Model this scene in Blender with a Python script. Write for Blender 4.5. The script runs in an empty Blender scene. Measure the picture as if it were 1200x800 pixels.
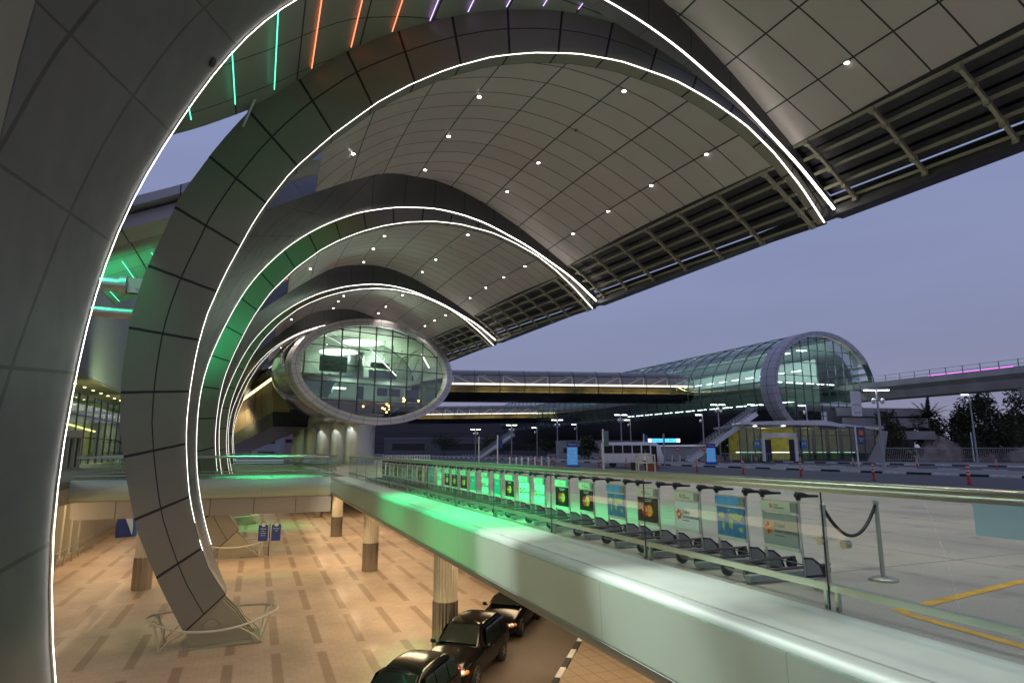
import bpy, math, random
from mathutils import Vector, Matrix
random.seed(7)
scene = bpy.context.scene
COL = scene.collection
PI = math.pi
V = Vector

# ------------------------------------------------------------------ helpers
def link(o):
    COL.objects.link(o); return o

def props(o, label=None, cat=None, group=None, kind=None):
    if label: o['label'] = label
    if cat: o['category'] = cat
    if group: o['group'] = group
    if kind: o['kind'] = kind
    return o

def thing(name, label, cat, loc=(0, 0, 0), rz=0.0, group=None):
    o = link(bpy.data.objects.new(name, None))
    o.empty_display_size = .2
    o.location = loc; o.rotation_euler = (0, 0, rz)
    return props(o, label, cat, group)

def copy_tree(o, parent=None):
    c = o.copy(); COL.objects.link(c)
    if parent is not None: c.parent = parent
    for ch in list(o.children): copy_tree(ch, c)
    return c

class MB:
    def __init__(s): s.v = []; s.f = []; s.mi = []; s.uv = []
    def add(s, vs, fs, mi=0, uvs=None):
        b = len(s.v); s.v += [tuple(p) for p in vs]
        for k, f in enumerate(fs):
            s.f.append([b+i for i in f]); s.mi.append(mi)
            s.uv.append(uvs[k] if uvs else None)
        return s
    def box(s, c, d, rz=0, mi=0, M=None):
        x, y, z = d[0]/2, d[1]/2, d[2]/2
        ps = [V((a*x, b*y, e*z)) for a in (-1, 1) for b in (-1, 1) for e in (-1, 1)]
        R = M if M is not None else Matrix.Rotation(rz, 3, 'Z')
        ps = [R @ p + V(c) for p in ps]
        return s.add(ps, [(0,1,3,2),(4,6,7,5),(0,4,5,1),(2,3,7,6),(0,2,6,4),(1,5,7,3)], mi)
    def bar(s, p, q, w, h, mi=0, up=(0,0,1)):
        p, q = V(p), V(q); t = q-p; L = t.length
        if L < 1e-6: return s
        t /= L; u = V(up)
        if abs(t.dot(u)) > .98: u = V((1,0,0))
        a = t.cross(u).normalized(); b = a.cross(t)
        M = Matrix((a, t, b)).transposed()
        return s.box((p+q)/2, (w, L, h), M=M, mi=mi)
    def tube(s, pts, r, n=8, closed=False, mi=0, cap=True):
        pts = [V(p) for p in pts]; N = len(pts); rs = r if isinstance(r, (list, tuple)) else [r]*N
        rings = []; prev = None
        for i, p in enumerate(pts):
            if closed: t = pts[(i+1) % N]-pts[i-1]
            else: t = pts[min(i+1, N-1)]-pts[max(i-1, 0)]
            t.normalize()
            if prev is None:
                u = V((0,0,1)) if abs(t.z) < .9 else V((1,0,0))
                a = t.cross(u).normalized()
            else:
                a = (prev - t*prev.dot(t)).normalized()
            prev = a; b = t.cross(a)
            rings.append([p+(a*math.cos(2*PI*k/n)+b*math.sin(2*PI*k/n))*rs[i] for k in range(n)])
        vs = [q for R in rings for q in R]; fs = []
        for i in range(N if closed else N-1):
            j = (i+1) % N
            for k in range(n):
                fs.append((i*n+k, i*n+(k+1) % n, j*n+(k+1) % n, j*n+k))
        if cap and not closed:
            fs.append(tuple(range(n))[::-1]); fs.append(tuple((N-1)*n+k for k in range(n)))
        return s.add(vs, fs, mi)
    def cyl(s, p, q, r, n=12, mi=0): return s.tube([p, q], r, n, mi=mi)
    def lathe(s, prof, c=(0,0,0), n=24, mi=0, flute=0):
        vs = []; c = V(c)
        for r, z in prof:
            for k in range(n):
                rr = r*(1-(flute if k % 2 else 0)); a = 2*PI*k/n
                vs.append(c+V((rr*math.cos(a), rr*math.sin(a), z)))
        fs = [(i*n+k, i*n+(k+1) % n, (i+1)*n+(k+1) % n, (i+1)*n+k) for i in range(len(prof)-1) for k in range(n)]
        fs.append(tuple(range(n))[::-1]); fs.append(tuple((len(prof)-1)*n+k for k in range(n)))
        return s.add(vs, fs, mi)
    def grid(s, rows, U=None, W=None, mi=0, flip=False):
        n, m = len(rows), len(rows[0]); vs = [p for R in rows for p in R]; fs = []; uv = []
        for i in range(n-1):
            for j in range(m-1):
                ids = [(i, j), (i, j+1), (i+1, j+1), (i+1, j)]
                if flip: ids.reverse()
                fs.append([a*m+b for a, b in ids])
                if U: uv.append([(U[a][b], W[a][b]) for a, b in ids])
        return s.add(vs, fs, mi, uv or None)
    def prism(s, poly, vec, mi=0):
        n = len(poly); poly = [V(p) for p in poly]; vec = V(vec)
        vs = poly+[p+vec for p in poly]
        fs = [tuple(range(n))[::-1], tuple(range(n, 2*n))]
        fs += [(i, (i+1) % n, n+(i+1) % n, n+i) for i in range(n)]
        return s.add(vs, fs, mi)
    def ball(s, c, r, n=12, mi=0):
        r = V(r) if isinstance(r, (tuple, list)) else V((r, r, r)); c = V(c); m = n//2
        vs = []; fs = []
        for i in range(m+1):
            t = PI*i/m
            for k in range(n):
                a = 2*PI*k/n
                vs.append(c+V((r.x*math.sin(t)*math.cos(a), r.y*math.sin(t)*math.sin(a), r.z*math.cos(t))))
        fs = [(i*n+k, (i+1)*n+k, (i+1)*n+(k+1) % n, i*n+(k+1) % n) for i in range(m) for k in range(n)]
        return s.add(vs, fs, mi)
    def build(s, name, mats, parent=None, smooth=False, off=None):
        me = bpy.data.meshes.new(name)
        vs = s.v if off is None else [tuple(V(p)-V(off)) for p in s.v]
        me.from_pydata(vs, [], s.f)
        for m in (mats if isinstance(mats, (list, tuple)) else [mats]): me.materials.append(m)
        me.polygons.foreach_set('material_index', s.mi)
        if any(u is not None for u in s.uv):
            ul = me.uv_layers.new(name='UVMap')
            for p, u in zip(me.polygons, s.uv):
                if u:
                    for li, c in zip(p.loop_indices, u): ul.data[li].uv = c
        if smooth: me.polygons.foreach_set('use_smooth', [True]*len(me.polygons))
        me.update()
        if smooth:
            try: me.set_sharp_from_angle(angle=math.radians(38))
            except Exception: pass
        o = link(bpy.data.objects.new(name, me))
        if parent is not None: o.parent = parent
        return o

_fonts = {}
def text(parent, body, size, mat, M, align='CENTER', name='lettering'):
    key = (body, size, mat.name, align)
    if key not in _fonts:
        c = bpy.data.curves.new('lettering', 'FONT'); c.body = body; c.size = size
        c.align_x = align; c.align_y = 'CENTER'; c.extrude = .0008; c.materials.append(mat); c.resolution_u = 2
        t = link(bpy.data.objects.new('lettering_source', c))
        me = bpy.data.meshes.new_from_object(t.evaluated_get(bpy.context.evaluated_depsgraph_get()))
        me.name = 'lettering'; me.materials.clear(); me.materials.append(mat)
        bpy.data.objects.remove(t); bpy.data.curves.remove(c); _fonts[key] = me
    o = link(bpy.data.objects.new(name, _fonts[key]))
    if parent is not None: o.parent = parent
    o.matrix_local = M
    return o

def frame(right, up, at):
    r = V(right).normalized(); u = V(up).normalized(); n = r.cross(u)
    M = Matrix((r, u, n)).transposed().to_4x4(); M.translation = V(at); return M

ORD = ['nearest','second nearest','third nearest','fourth nearest','fifth nearest','sixth nearest','seventh nearest','eighth nearest','ninth nearest','tenth nearest',
       'eleventh nearest','twelfth nearest','thirteenth nearest','fourteenth nearest','fifteenth nearest','sixteenth nearest','seventeenth nearest','eighteenth nearest','nineteenth nearest','twentieth nearest',
       'twenty first nearest','twenty second nearest','twenty third nearest','twenty fourth nearest','twenty fifth nearest','twenty sixth nearest','twenty seventh nearest','twenty eighth nearest','twenty ninth nearest','thirtieth nearest']

# ------------------------------------------------------------------ materials
def mat(name, col, rough=.5, metal=0.0, coat=0.0, noise=0.0, nscale=6.0, bump=0.0, spec=None):
    m = bpy.data.materials.new(name); m.use_nodes = True
    nt = m.node_tree; b = nt.nodes['Principled BSDF']
    b.inputs['Base Color'].default_value = (*col, 1); b.inputs['Roughness'].default_value = rough
    b.inputs['Metallic'].default_value = metal
    if coat: b.inputs['Coat Weight'].default_value = coat; b.inputs['Coat Roughness'].default_value = .03
    if spec is not None: b.inputs['Specular IOR Level'].default_value = spec
    if noise or bump:
        tc = nt.nodes.new('ShaderNodeTexCoord'); nz = nt.nodes.new('ShaderNodeTexNoise')
        nz.inputs['Scale'].default_value = nscale; nz.inputs['Detail'].default_value = 6
        nt.links.new(tc.outputs['Object'], nz.inputs['Vector'])
        if noise:
            mr = nt.nodes.new('ShaderNodeMapRange'); mr.inputs['From Min'].default_value = .3; mr.inputs['From Max'].default_value = .7
            mr.inputs['To Min'].default_value = 1-noise; mr.inputs['To Max'].default_value = 1+noise
            nt.links.new(nz.outputs['Fac'], mr.inputs['Value'])
            mx = nt.nodes.new('ShaderNodeVectorMath'); mx.operation = 'SCALE'; mx.inputs[0].default_value = col
            nt.links.new(mr.outputs[0], mx.inputs['Scale']); nt.links.new(mx.outputs[0], b.inputs['Base Color'])
        if bump:
            bp = nt.nodes.new('ShaderNodeBump'); bp.inputs['Strength'].default_value = bump; bp.inputs['Distance'].default_value = .02
            nt.links.new(nz.outputs['Fac'], bp.inputs['Height']); nt.links.new(bp.outputs[0], b.inputs['Normal'])
    return m

def em(name, col, st):
    m = bpy.data.materials.new(name); m.use_nodes = True; nt = m.node_tree
    nt.nodes.remove(nt.nodes['Principled BSDF'])
    e = nt.nodes.new('ShaderNodeEmission'); e.inputs[0].default_value = (*col, 1); e.inputs[1].default_value = st
    nt.links.new(e.outputs[0], nt.nodes['Material Output'].inputs[0]); return m

def glass(name, tint=(.9,.97,.93), r0=.04, gl=1.0, rough=.0, film=0.0, edge=1.0):
    m = bpy.data.materials.new(name); m.use_nodes = True; nt = m.node_tree
    nt.nodes.remove(nt.nodes['Principled BSDF']); N = nt.nodes.new
    t = N('ShaderNodeBsdfTransparent'); t.inputs[0].default_value = (*tint, 1)
    g = N('ShaderNodeBsdfGlossy'); g.inputs['Roughness'].default_value = rough; g.inputs[0].default_value = (gl, gl, gl, 1)
    lw = N('ShaderNodeLayerWeight'); lw.inputs[0].default_value = .5
    pw = N('ShaderNodeMath'); pw.operation = 'POWER'; nt.links.new(lw.outputs['Facing'], pw.inputs[0]); pw.inputs[1].default_value = 5
    a = N('ShaderNodeMath'); a.operation = 'MULTIPLY_ADD'; a.use_clamp = True; nt.links.new(pw.outputs[0], a.inputs[0]); a.inputs[1].default_value = edge; a.inputs[2].default_value = r0+film
    x = N('ShaderNodeMixShader'); nt.links.new(a.outputs[0], x.inputs[0]); nt.links.new(t.outputs[0], x.inputs[1]); nt.links.new(g.outputs[0], x.inputs[2])
    nt.links.new(x.outputs[0], nt.nodes['Material Output'].inputs[0]); return m

def panel(name, col, rough=.42, metal=.25, lu=.02, lv=.02, var=.07, line=.012, coord='UV', scale=(1,1,1)):
    """cladding panels: dark open joints on the UV integer lines, a slight tone change per panel"""
    m = bpy.data.materials.new(name); m.use_nodes = True; nt = m.node_tree; b = nt.nodes['Principled BSDF']
    N = nt.nodes.new; L = nt.links.new
    tc = N('ShaderNodeTexCoord'); mp = N('ShaderNodeMapping'); mp.inputs['Scale'].default_value = scale
    L(tc.outputs[coord], mp.inputs['Vector'])
    sp = N('ShaderNodeSeparateXYZ'); L(mp.outputs[0], sp.inputs[0])
    masks = []
    for ax, w in ((0, lu), (1, lv)):
        fr = N('ShaderNodeMath'); fr.operation = 'FRACT'; L(sp.outputs[ax], fr.inputs[0])
        sb = N('ShaderNodeMath'); sb.operation = 'SUBTRACT'; L(fr.outputs[0], sb.inputs[0]); sb.inputs[1].default_value = .5
        ab = N('ShaderNodeMath'); ab.operation = 'ABSOLUTE'; L(sb.outputs[0], ab.inputs[0])
        gt = N('ShaderNodeMath'); gt.operation = 'GREATER_THAN'; L(ab.outputs[0], gt.inputs[0]); gt.inputs[1].default_value = .5-w
        masks.append(gt)
    mxm = N('ShaderNodeMath'); mxm.operation = 'MAXIMUM'; L(masks[0].outputs[0], mxm.inputs[0]); L(masks[1].outputs[0], mxm.inputs[1])
    fl = N('ShaderNodeVectorMath'); fl.operation = 'FLOOR'; L(mp.outputs[0], fl.inputs[0])
    wn = N('ShaderNodeTexWhiteNoise'); L(fl.outputs[0], wn.inputs['Vector'])
    nz = N('ShaderNodeTexNoise'); nz.inputs['Scale'].default_value = .6; nz.inputs['Detail'].default_value = 5; L(tc.outputs['Object'], nz.inputs['Vector'])
    ad = N('ShaderNodeMath'); ad.operation = 'ADD'; L(wn.outputs['Value'], ad.inputs[0]); L(nz.outputs['Fac'], ad.inputs[1])
    mr = N('ShaderNodeMapRange'); mr.inputs['From Max'].default_value = 2; mr.inputs['To Min'].default_value = 1-var*1.4; mr.inputs['To Max'].default_value = 1+var*1.4
    L(ad.outputs[0], mr.inputs['Value'])
    sc = N('ShaderNodeVectorMath'); sc.operation = 'SCALE'; sc.inputs[0].default_value = col; L(mr.outputs[0], sc.inputs['Scale'])
    mx = N('ShaderNodeMix'); mx.data_type = 'RGBA'; L(mxm.outputs[0], mx.inputs['Factor']); L(sc.outputs[0], mx.inputs['A']); mx.inputs['B'].default_value = (line, line, line, 1)
    L(mx.outputs['Result'], b.inputs['Base Color'])
    rr = N('ShaderNodeMapRange'); rr.inputs['From Min'].default_value = .3; rr.inputs['From Max'].default_value = .7; rr.inputs['To Min'].default_value = max(.05, rough-.03); rr.inputs['To Max'].default_value = rough+.05
    n3 = N('ShaderNodeTexNoise'); n3.inputs['Scale'].default_value = 1.7; n3.inputs['Detail'].default_value = 7; L(tc.outputs['Object'], n3.inputs['Vector']); L(n3.outputs['Fac'], rr.inputs['Value']); L(rr.outputs[0], b.inputs['Roughness'])
    iv = N('ShaderNodeMath'); iv.operation = 'SUBTRACT'; iv.inputs[0].default_value = 1; L(mxm.outputs[0], iv.inputs[1])
    ml = N('ShaderNodeMath'); ml.operation = 'MULTIPLY'; ml.inputs[1].default_value = metal; L(iv.outputs[0], ml.inputs[0]); L(ml.outputs[0], b.inputs['Metallic'])
    bp = N('ShaderNodeBump'); bp.inputs['Strength'].default_value = .5; bp.inputs['Distance'].default_value = .03; L(iv.outputs[0], bp.inputs['Height']); L(bp.outputs[0], b.inputs['Normal'])
    return m

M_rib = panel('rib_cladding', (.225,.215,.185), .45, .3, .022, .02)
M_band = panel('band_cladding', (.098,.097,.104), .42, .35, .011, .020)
M_soffit = panel('soffit_cladding', (.475,.418,.405), .45, .2, .013, .020, .10)
M_infill = panel('infill_cladding', (.28,.28,.265), .5, .2, .012, .012)
M_led = em('led_white', (1,.95,.86), 6)
M_led_thin = em('led_white_thin', (1,.95,.88), 4.5)
M_down = em('downlight_lens', (1,.93,.82), 40)
M_green = em('led_green', (.12,1,.55), 2.4)
M_orange = em('led_orange', (1,.22,.10), 3)
M_violet = em('led_violet', (.62,.42,1), 2.5)
M_louvre = mat('louvre_blade', (.045,.045,.055), .5, .4, noise=.15)
M_tan = mat('louvre_rail_paint', (.34,.32,.24), .5, .3)
M_edge = mat('edge_beam_metal', (.07,.07,.075), .45, .5, noise=.1, nscale=2)
M_steel = mat('brushed_steel', (.46,.51,.46), .30, 1.0)
M_chrome = mat('polished_steel', (.50,.50,.48), .16, 1.0, noise=.12, nscale=1.5)
M_alu = mat('aluminium', (.60,.61,.60), .35, .9)
M_cream = mat('cream_paint', (.52,.50,.40), .5)
M_black = mat('black_plastic', (.015,.015,.016), .45)
M_rubber = mat('rubber', (.02,.02,.02), .8)
M_dark = mat('dark_metal', (.05,.05,.055), .5, .3)
M_white = mat('white_paint', (.72,.72,.72), .5, noise=.06, nscale=3)
M_grey = mat('grey_paint', (.36,.37,.38), .5, .2)
M_glass = glass('balustrade_glass', (.93,.97,.94), .008, .9, 0.0, .0, .35)
M_kerbw = mat('kerb_white', (.68,.68,.66), .7, noise=.2, nscale=2)
M_kerbb = mat('kerb_black', (.03,.03,.032), .7, noise=.2, nscale=2)
# ------------------------------------------------------------------ setting: sky, light
B = 22.4; KS = .00077
def resample(pts, n, smooth=2):
    pts = [V(p) for p in pts]; d = [0]
    for a, b in zip(pts, pts[1:]): d.append(d[-1]+(b-a).length)
    out = []; j = 0
    for i in range(n):
        t = d[-1]*i/(n-1)
        while j < len(d)-2 and d[j+1] < t: j += 1
        out.append(pts[j].lerp(pts[j+1], min(1, (t-d[j])/max(1e-9, d[j+1]-d[j]))))
    for _ in range(smooth):
        out = [out[0]]+[(out[i-1]+out[i]*2+out[i+1])/4 for i in range(1, n-1)]+[out[-1]]
    return out
NS = 73
Fp = [(-.75,8.0,-4.1),(-1.35,8.4,-2.8),(-1.85,8.8,-1.4),(-2.2,9.3,0),(-2.4,9.85,1.0),(-2.5,10.35,1.9),(-2.57,10.85,2.8),(-2.62,11.35,3.8),(-2.58,11.8,4.8),
      (-2.45,12.1,5.8),(-2.22,12.3,6.7),(-1.9,12.5,7.7),(-1.4,12.65,9.0),(-.98,12.9,10.0),(-.4,13.15,11.1),(.2,13.45,11.95),(1.0,13.8,13.0),(2.05,14.2,14.1),
      (3.4,14.55,15.15),(5.3,15.15,16.35),(7.9,16.3,17.5),(10.9,17.5,18.3),(13.2,18.15,18.37),(15.3,18.65,18.1),(18.8,19.3,17.0),(23,20.1,15.1),(25.9,20.4,12.95)]
Lp = [(-.72,29,-4.1),(-1.4,29,-3.1),(-1.8,28.95,-2.03),(-2.16,28.9,-.8),(-2.35,28.84,.12),(-2.53,28.8,1.63),(-2.59,28.67,2.81),(-2.53,28.53,4.22),(-2.38,28.4,5.78),(-2.09,28.1,7.22),
      (-1.49,27.8,8.96),(-.46,27.2,11.27),(0,27,12.11),(.95,26.8,13.66),(2.59,26.4,15.5),(4.37,25.2,16.84),(5.62,24.3,17.45),(7.09,23.3,17.97),(8.75,22.4,18.38),(10.43,21.9,18.68),
      (12.32,21.4,18.81),(14.28,21,18.7),(16.84,20.6,18.17),(18.58,20.4,17.49),(20.45,20.3,16.62),(22.17,20.35,15.52),(23.88,20.55,14.23),(25.6,20.9,12.8)]
Ep = [(-2.15,29,-5.45),(-3.11,29,-3.64),(-4.09,28.9,-1.38),(-4.55,28.85,.51),(-4.75,28.8,1.63),(-4.96,28.75,2.77),(-5,28.6,4.6),(-4.87,28.4,6.82),(-4.41,28.1,8.96),(-3.76,27.8,10.77),
      (-3.37,27.6,12.06),(-2.69,27.5,13.31),(-2.11,27.4,14.42),(-1.17,27.2,15.86),(-.15,27,17.3),(.92,26.6,18.39),(2.36,26,19.45),(3.27,25.4,19.81),(4.76,24.5,20.17),(6.22,23.6,20.45),
      (7.78,22.7,20.62),(9.27,22.1,20.75),(10.9,21.6,20.82),(12.25,21.25,20.75),(13.75,21,20.55),(15.28,20.8,20.2),(18.5,20.6,19.1),(21,20.5,17.6),(23.5,20.65,15.5),(25.9,20.95,13.2)]
FO = V((-1.5, 7.3, -6.0))            # the foot of the first shell; each shell is modelled about its own foot
canon = lambda P, shift: [V((x, y-shift, z-KS*shift*x)) - FO for x, y, z in P]
Fc = resample(canon(Fp, 0), NS)
ang = lambda p: (math.degrees(math.atan2(p.z+FO.z-4, p.x+FO.x-9))+90) % 360      # turn about the arch centre: foot high, tip low
FA = [ang(p) for p in Fc]
def by_angle(C):
    C = resample(C, 400, 6); A = [ang(p) for p in C]; out = []; j = 0
    for a in FA:
        a = A[0]+(a-FA[0])*(A[-1]-A[0])/(FA[-1]-FA[0])
        while j < len(C)-2 and A[j+1] > a: j += 1
        t = (A[j]-a)/max(1e-6, A[j]-A[j+1]); out.append(C[j].lerp(C[j+1], min(1, max(0, t))))
    return out
Lc = by_angle(canon(Lp, B)); Ec = by_angle(canon(Ep, B))
En = by_angle([V((x, y, z-KS*B*x))-FO for x, y, z in Ep])     # outer edge of the next shell's near rib
for i in range(NS): En[i] = En[i] + V((0, 0, KS*B*(En[i].x)))
def lerp1(x, xs, ys):
    if x <= xs[0]: return ys[0]
    for a in range(len(xs)-1):
        if x <= xs[a+1]:
            t = (x-xs[a])/(xs[a+1]-xs[a]); return ys[a]+(ys[a+1]-ys[a])*t
    return ys[-1]
def atX(C, x, lo=NS//3):
    for i in range(lo, NS-1):
        if C[i].x <= x <= C[i+1].x: return C[i].lerp(C[i+1], (x-C[i].x)/max(1e-9, C[i+1].x-C[i].x))
    return C[-1].copy() if x > C[-1].x else C[lo].copy()
lx = lambda x: x-FO.x                 # world X of the first shell to local X
def arclen(C):
    d = [0]
    for a, b in zip(C, C[1:]): d.append(d[-1]+(b-a).length)
    return d
# band: the inner face of the far rib, from the lit edge F to D
Dc = []; Fo = []; Do = []
_Lf = [p for p in resample(canon(Lp, B), 300, 2)]
def L_at_z(z):
    for a, b in zip(_Lf, _Lf[1:]):
        if a.z+FO.z <= z <= b.z+FO.z: return a.lerp(b, (z-FO.z-a.z)/max(1e-6, b.z-a.z))
    return _Lf[0]
for i, p in enumerate(Fc):
    X = p.x+FO.x
    if p.z+FO.z < 8: X = min(X, 0)
    w = lerp1(X, [0,1,3.4,6,9,13,15.3,19,23,25.6], [4.1,3.8,3.1,2.5,2.05,1.75,1.4,.95,.6,.35])
    th = math.radians(lerp1(X, [0,3.4,6,9,13], [0,20,42,62,86]))
    pz = p.z+FO.z
    if X < 3.4:
        zt = lerp1(pz, [-4.1,-2.8,0,2,5,7,9,11.3,13,14.1,15.15], [-4.1,-2.85,-.1,1.8,4.3,5.7,6.9,8.2,9.8,11.0,12.1])
        d = L_at_z(zt)+V((0,.85,0))
    else:
        d1 = p+V((0, -math.cos(th), math.sin(th))).normalized()*w
        f = min(1, (X-3.4)/3.2); f = f*f*(3-2*f)
        d = (L_at_z(12.1)+V((0,.85,0))).lerp(d1, f) if f < 1 else d1
    t = (Fc[min(i+1, NS-1)]-Fc[max(i-1, 0)]).normalized()
    out = V((-t.z, 0, t.x)).normalized()
    tk = lerp1(X, [0,10,15,20,26], [1.3,1.2,.8,.35,.2])
    o = out*tk*math.cos(th)+V((0, tk*math.sin(th), .15*math.sin(th)))
    Dc.append(d); Fo.append(p+o); Do.append(d+o)
Lb = [p+V((0, lerp1(p.x+FO.x, [0,20,26], [.9,.7,.4]), 0)) for p in Lc]
Eb = [p+V((0, lerp1(p.x+FO.x, [0,20,26], [.9,.7,.4]), 0)) for p in Ec]

def strip(A, Bq, nv, pu, pv, mb, mi=0, flip=False, u0=0.0, wref=None):
    """ruled surface between two curves, uv in panels"""
    sA = arclen(A); rows = []; U = []; W = []
    for i in range(len(A)):
        wd = (Bq[i]-A[i]).length
        rows.append([A[i].lerp(Bq[i], j/nv) for j in range(nv+1)])
        U.append([(sA[i]+u0)/pu]*(nv+1))
        W.append([(wd*j/nv)/pv if wref is None else wref*j/nv for j in range(nv+1)])
    mb.grid(rows, U, W, mi, flip)

def offset_curve(C, inward, fwd):
    out = []
    for i, p in enumerate(C):
        t = (C[min(i+1, len(C)-1)]-C[max(i-1, 0)]).normalized(); n = V((t.z, 0, -t.x)).normalized()
        out.append(p+n*inward+V((0, fwd, 0)))
    return out

M_troof = panel('roof_fascia', (.40,.41,.44), .4, .3, .012, 0, .05)
def build_shell():
    root = thing('canopy_shell', 'x', 'canopy', FO)
    # near rib: a box beam whose front face looks down the walkway
    m = MB()
    strip(Lc, Ec, 4, 2.15, 1.0, m, flip=False, wref=1.9)
    strip(Lb, Lc, 1, 2.15, 1.6, m, wref=.5)
    strip(Ec, Eb, 1, 2.15, 1.6, m, wref=.5); strip(Eb, Lb, 1, 2.15, 1.0, m, wref=1.9)
    m.add([Lc[0], Ec[0], Eb[0], Lb[0]], [(0,1,2,3)]); m.add([Lc[-1], Ec[-1], Eb[-1], Lb[-1]], [(0,1,2,3)])
    m.build('near_rib', M_rib, root, True)
    # far rib
    m = MB()
    strip(Fc, Dc, 6, 2.6, 2.5, m); strip(Dc, Do, 1, 2.6, 2, m); strip(Do, Fo, 2, 2.6, 2, m); strip(Fo, Fc, 1, 2.6, 2, m, wref=.5)
    m.add([Fc[0], Dc[0], Do[0], Fo[0]], [(0,1,2,3)]); m.add([Fc[-1], Dc[-1], Do[-1], Fo[-1]], [(0,1,2,3)])
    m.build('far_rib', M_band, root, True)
    # lit edges
    ol = offset_curve(Lc, .02, -.03); nl = MB(); nl.tube([ol[3].lerp(ol[4],.2), ol[3].lerp(ol[4],.9)], .009, 6)
    nl.tube(ol[5:], [lerp1(p.x, [1,6,14,26], [.009,.013,.020,.036]) for p in Lc[5:]], 6); nl.build('light_strip', M_led_thin, root)
    MB().tube(offset_curve(Fc, .03, -.02)[3:-1], [lerp1(p.x, [1,4,8,14,26], [.006,.008,.015,.026,.062]) for p in Fc[3:-1]], 6).build('light_strip', M_led, root)
    # soffit
    xs = [lx(2.3+(22.55-2.3)*i/40) for i in range(41)]
    def Q(x, v):
        a = atX(Lb, x); b = atX(Dc, x)
        p = a.lerp(b, v); p.z += .22*math.sin(PI*v); return p
    rows = []; U = []; W = []; s = 0; prev = None
    for x in xs:
        a = atX(Lb, x)
        if prev is not None: s += (a-prev).length
        prev = a
        r = [Q(x, j/14) for j in range(15)]
        rows.append(r); U.append([(s-2.9)/3.02+3]*15); W.append([p.y/1.655+.3 for p in r])
    m = MB(); m.grid(rows, U, W)
    top = [[p+V((0,0,.5)) for p in r] for r in rows]; m.grid(top, U, W, flip=True)
    for e in (0, -1):
        m.grid([rows[e], top[e]], [U[e]]*2, [W[e]]*2)
    m.build('soffit', M_soffit, root, True)
    # downlights
    dl = [(4,7.9),(4,13.2),(9.5,4.0),(9.5,9.3),(9.5,14.7),(15.5,.3),(15.5,5.1),(15.5,10),(15.5,15.2),(20.7,.9),(20.7,5.7),(20.7,10.5),(20.7,15.4)]
    for k, (X, Y) in enumerate(dl):
        x = lx(X); a = atX(Lb, x); b = atX(Dc, x); v = (Y-FO.y-a.y)/(b.y-a.y); p = Q(x, v)
        mb = MB(); mb.lathe([(.14,-.04),(.16,.02)], p, 14, 1); mb.lathe([(.088,-.048),(.088,-.042)], p, 12, 0)
        mb.build('downlight', [M_down if k != 6 else M_dark, M_grey], root)
        if k != 6:
            ld = SPOT; lo = link(bpy.data.objects.new('downlight_lamp', ld)); lo.parent = root; lo.location = p+V((0,0,-.12))
    # louvres along the outer edge
    def Qs(X, Y):
        x = lx(X); a = atX(Lb, x); b = atX(Dc, x); v = (Y-FO.y-a.y)/(b.y-a.y); return a.lerp(b, v)
    for X in (22.65, 23.35, 24.05, 24.75, 25.4):
        y0 = atX(Lb, lx(X)).y+FO.y-.1; y1 = atX(Dc, lx(X)).y+FO.y+.3
        p, q = Qs(X, y0), Qs(X, y1)
        MB().bar(p, q, .10, .13).build('louvre_rail', M_tan, root)
        d = V((.78, 0, -.42)); mb = MB()
        mb.prism([p+V((.06,0,.36)), p+V((.1,0,.40)), p+d*.92+V((.05,0,.36)), p+d*.92+V((.0,0,.30))], q-p)
        mb.build('louvre_slat', M_louvre, root)
    g = []
    for X in (22.6, 23.6, 24.6, 25.45):
        y0 = atX(Lb, lx(X)).y+FO.y-.3; y1 = atX(Dc, lx(X)).y+FO.y+.45; g.append([Qs(X, y0)+V((0,0,.95)), Qs(X, y1)+V((0,0,.95))])
    for r in g: r += [r[1]+V((0,.15,-.5)), r[1]+V((0,.3,-1.15))]
    MB().grid(g).build('louvre_sky_blocker', M_louvre, root)  # added dark sheet that blocks the sky between the slats
    for Y in (-.9, 2.4, 5.7, 9.0, 12.5, 15.9, 19.2):
        pts = []
        for X in (22.6, 23.3, 24.0, 24.8, 25.45):
            p = Qs(X, max(Y, atX(Lb, lx(X)).y+FO.y+.2)); pts.append(p+V((0,0,-.13)))
        mb = MB()
        for a, b in zip(pts, pts[1:]): mb.bar(a, b, .14, .17)
        for p in pts: mb.box(p+V((0,0,-.03)), (.24,.22,.24))
        mb.build('louvre_spine', M_tan, root)
    y0, y1 = -1.75, 20.55
    poly = [Qs(25.5, 5)+V((0,0,.3)), Qs(25.5, 5)+V((-.1,0,-.2)), V((lx(26.3), 0, 12.62-FO.z)), V((lx(26.75), 0, 12.85-FO.z)), V((lx(26.6), 0, 13.4-FO.z))]
    for p in poly: p.y = y0-FO.y
    MB().prism(poly, (0, y1-y0+.1, .46)).build('edge_beam', M_edge, root)
    # roof wing over the opening up to the next shell, level along the walkway
    prX = [(-9.6,12.0),(-8.4,12.6),(-7,13.3),(-5.7,13.9),(-4.4,14.5),(-3.2,15.15),(-2,15.95),(-1,16.65),(-.1,17.3),(1.1,18.3),(2.4,19.2),(4.76,20.0),(7.78,20.5),(10.9,20.75),(13.75,20.5),(16.5,19.75),(18.5,18.95),(21,17.5),(23.5,15.5),(25.7,13.4)]
    def y_near(X):
        if X < .6: return 13.9
        a = atX(Fo, lx(X)); return max(13.9, a.y+FO.y-.3) if X < 16 else a.y+FO.y
    def y_far(X):
        if X < -.1: return 27.35
        def near(C):
            for i in range(len(C)-1):
                if C[i].x <= lx(X) <= C[i+1].x and C[i].z > 10: return C[i].lerp(C[i+1], (lx(X)-C[i].x)/(C[i+1].x-C[i].x))
            return C[-1]
        return max(near(En).y+FO.y+.25, y_near(X)+.05)
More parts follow.
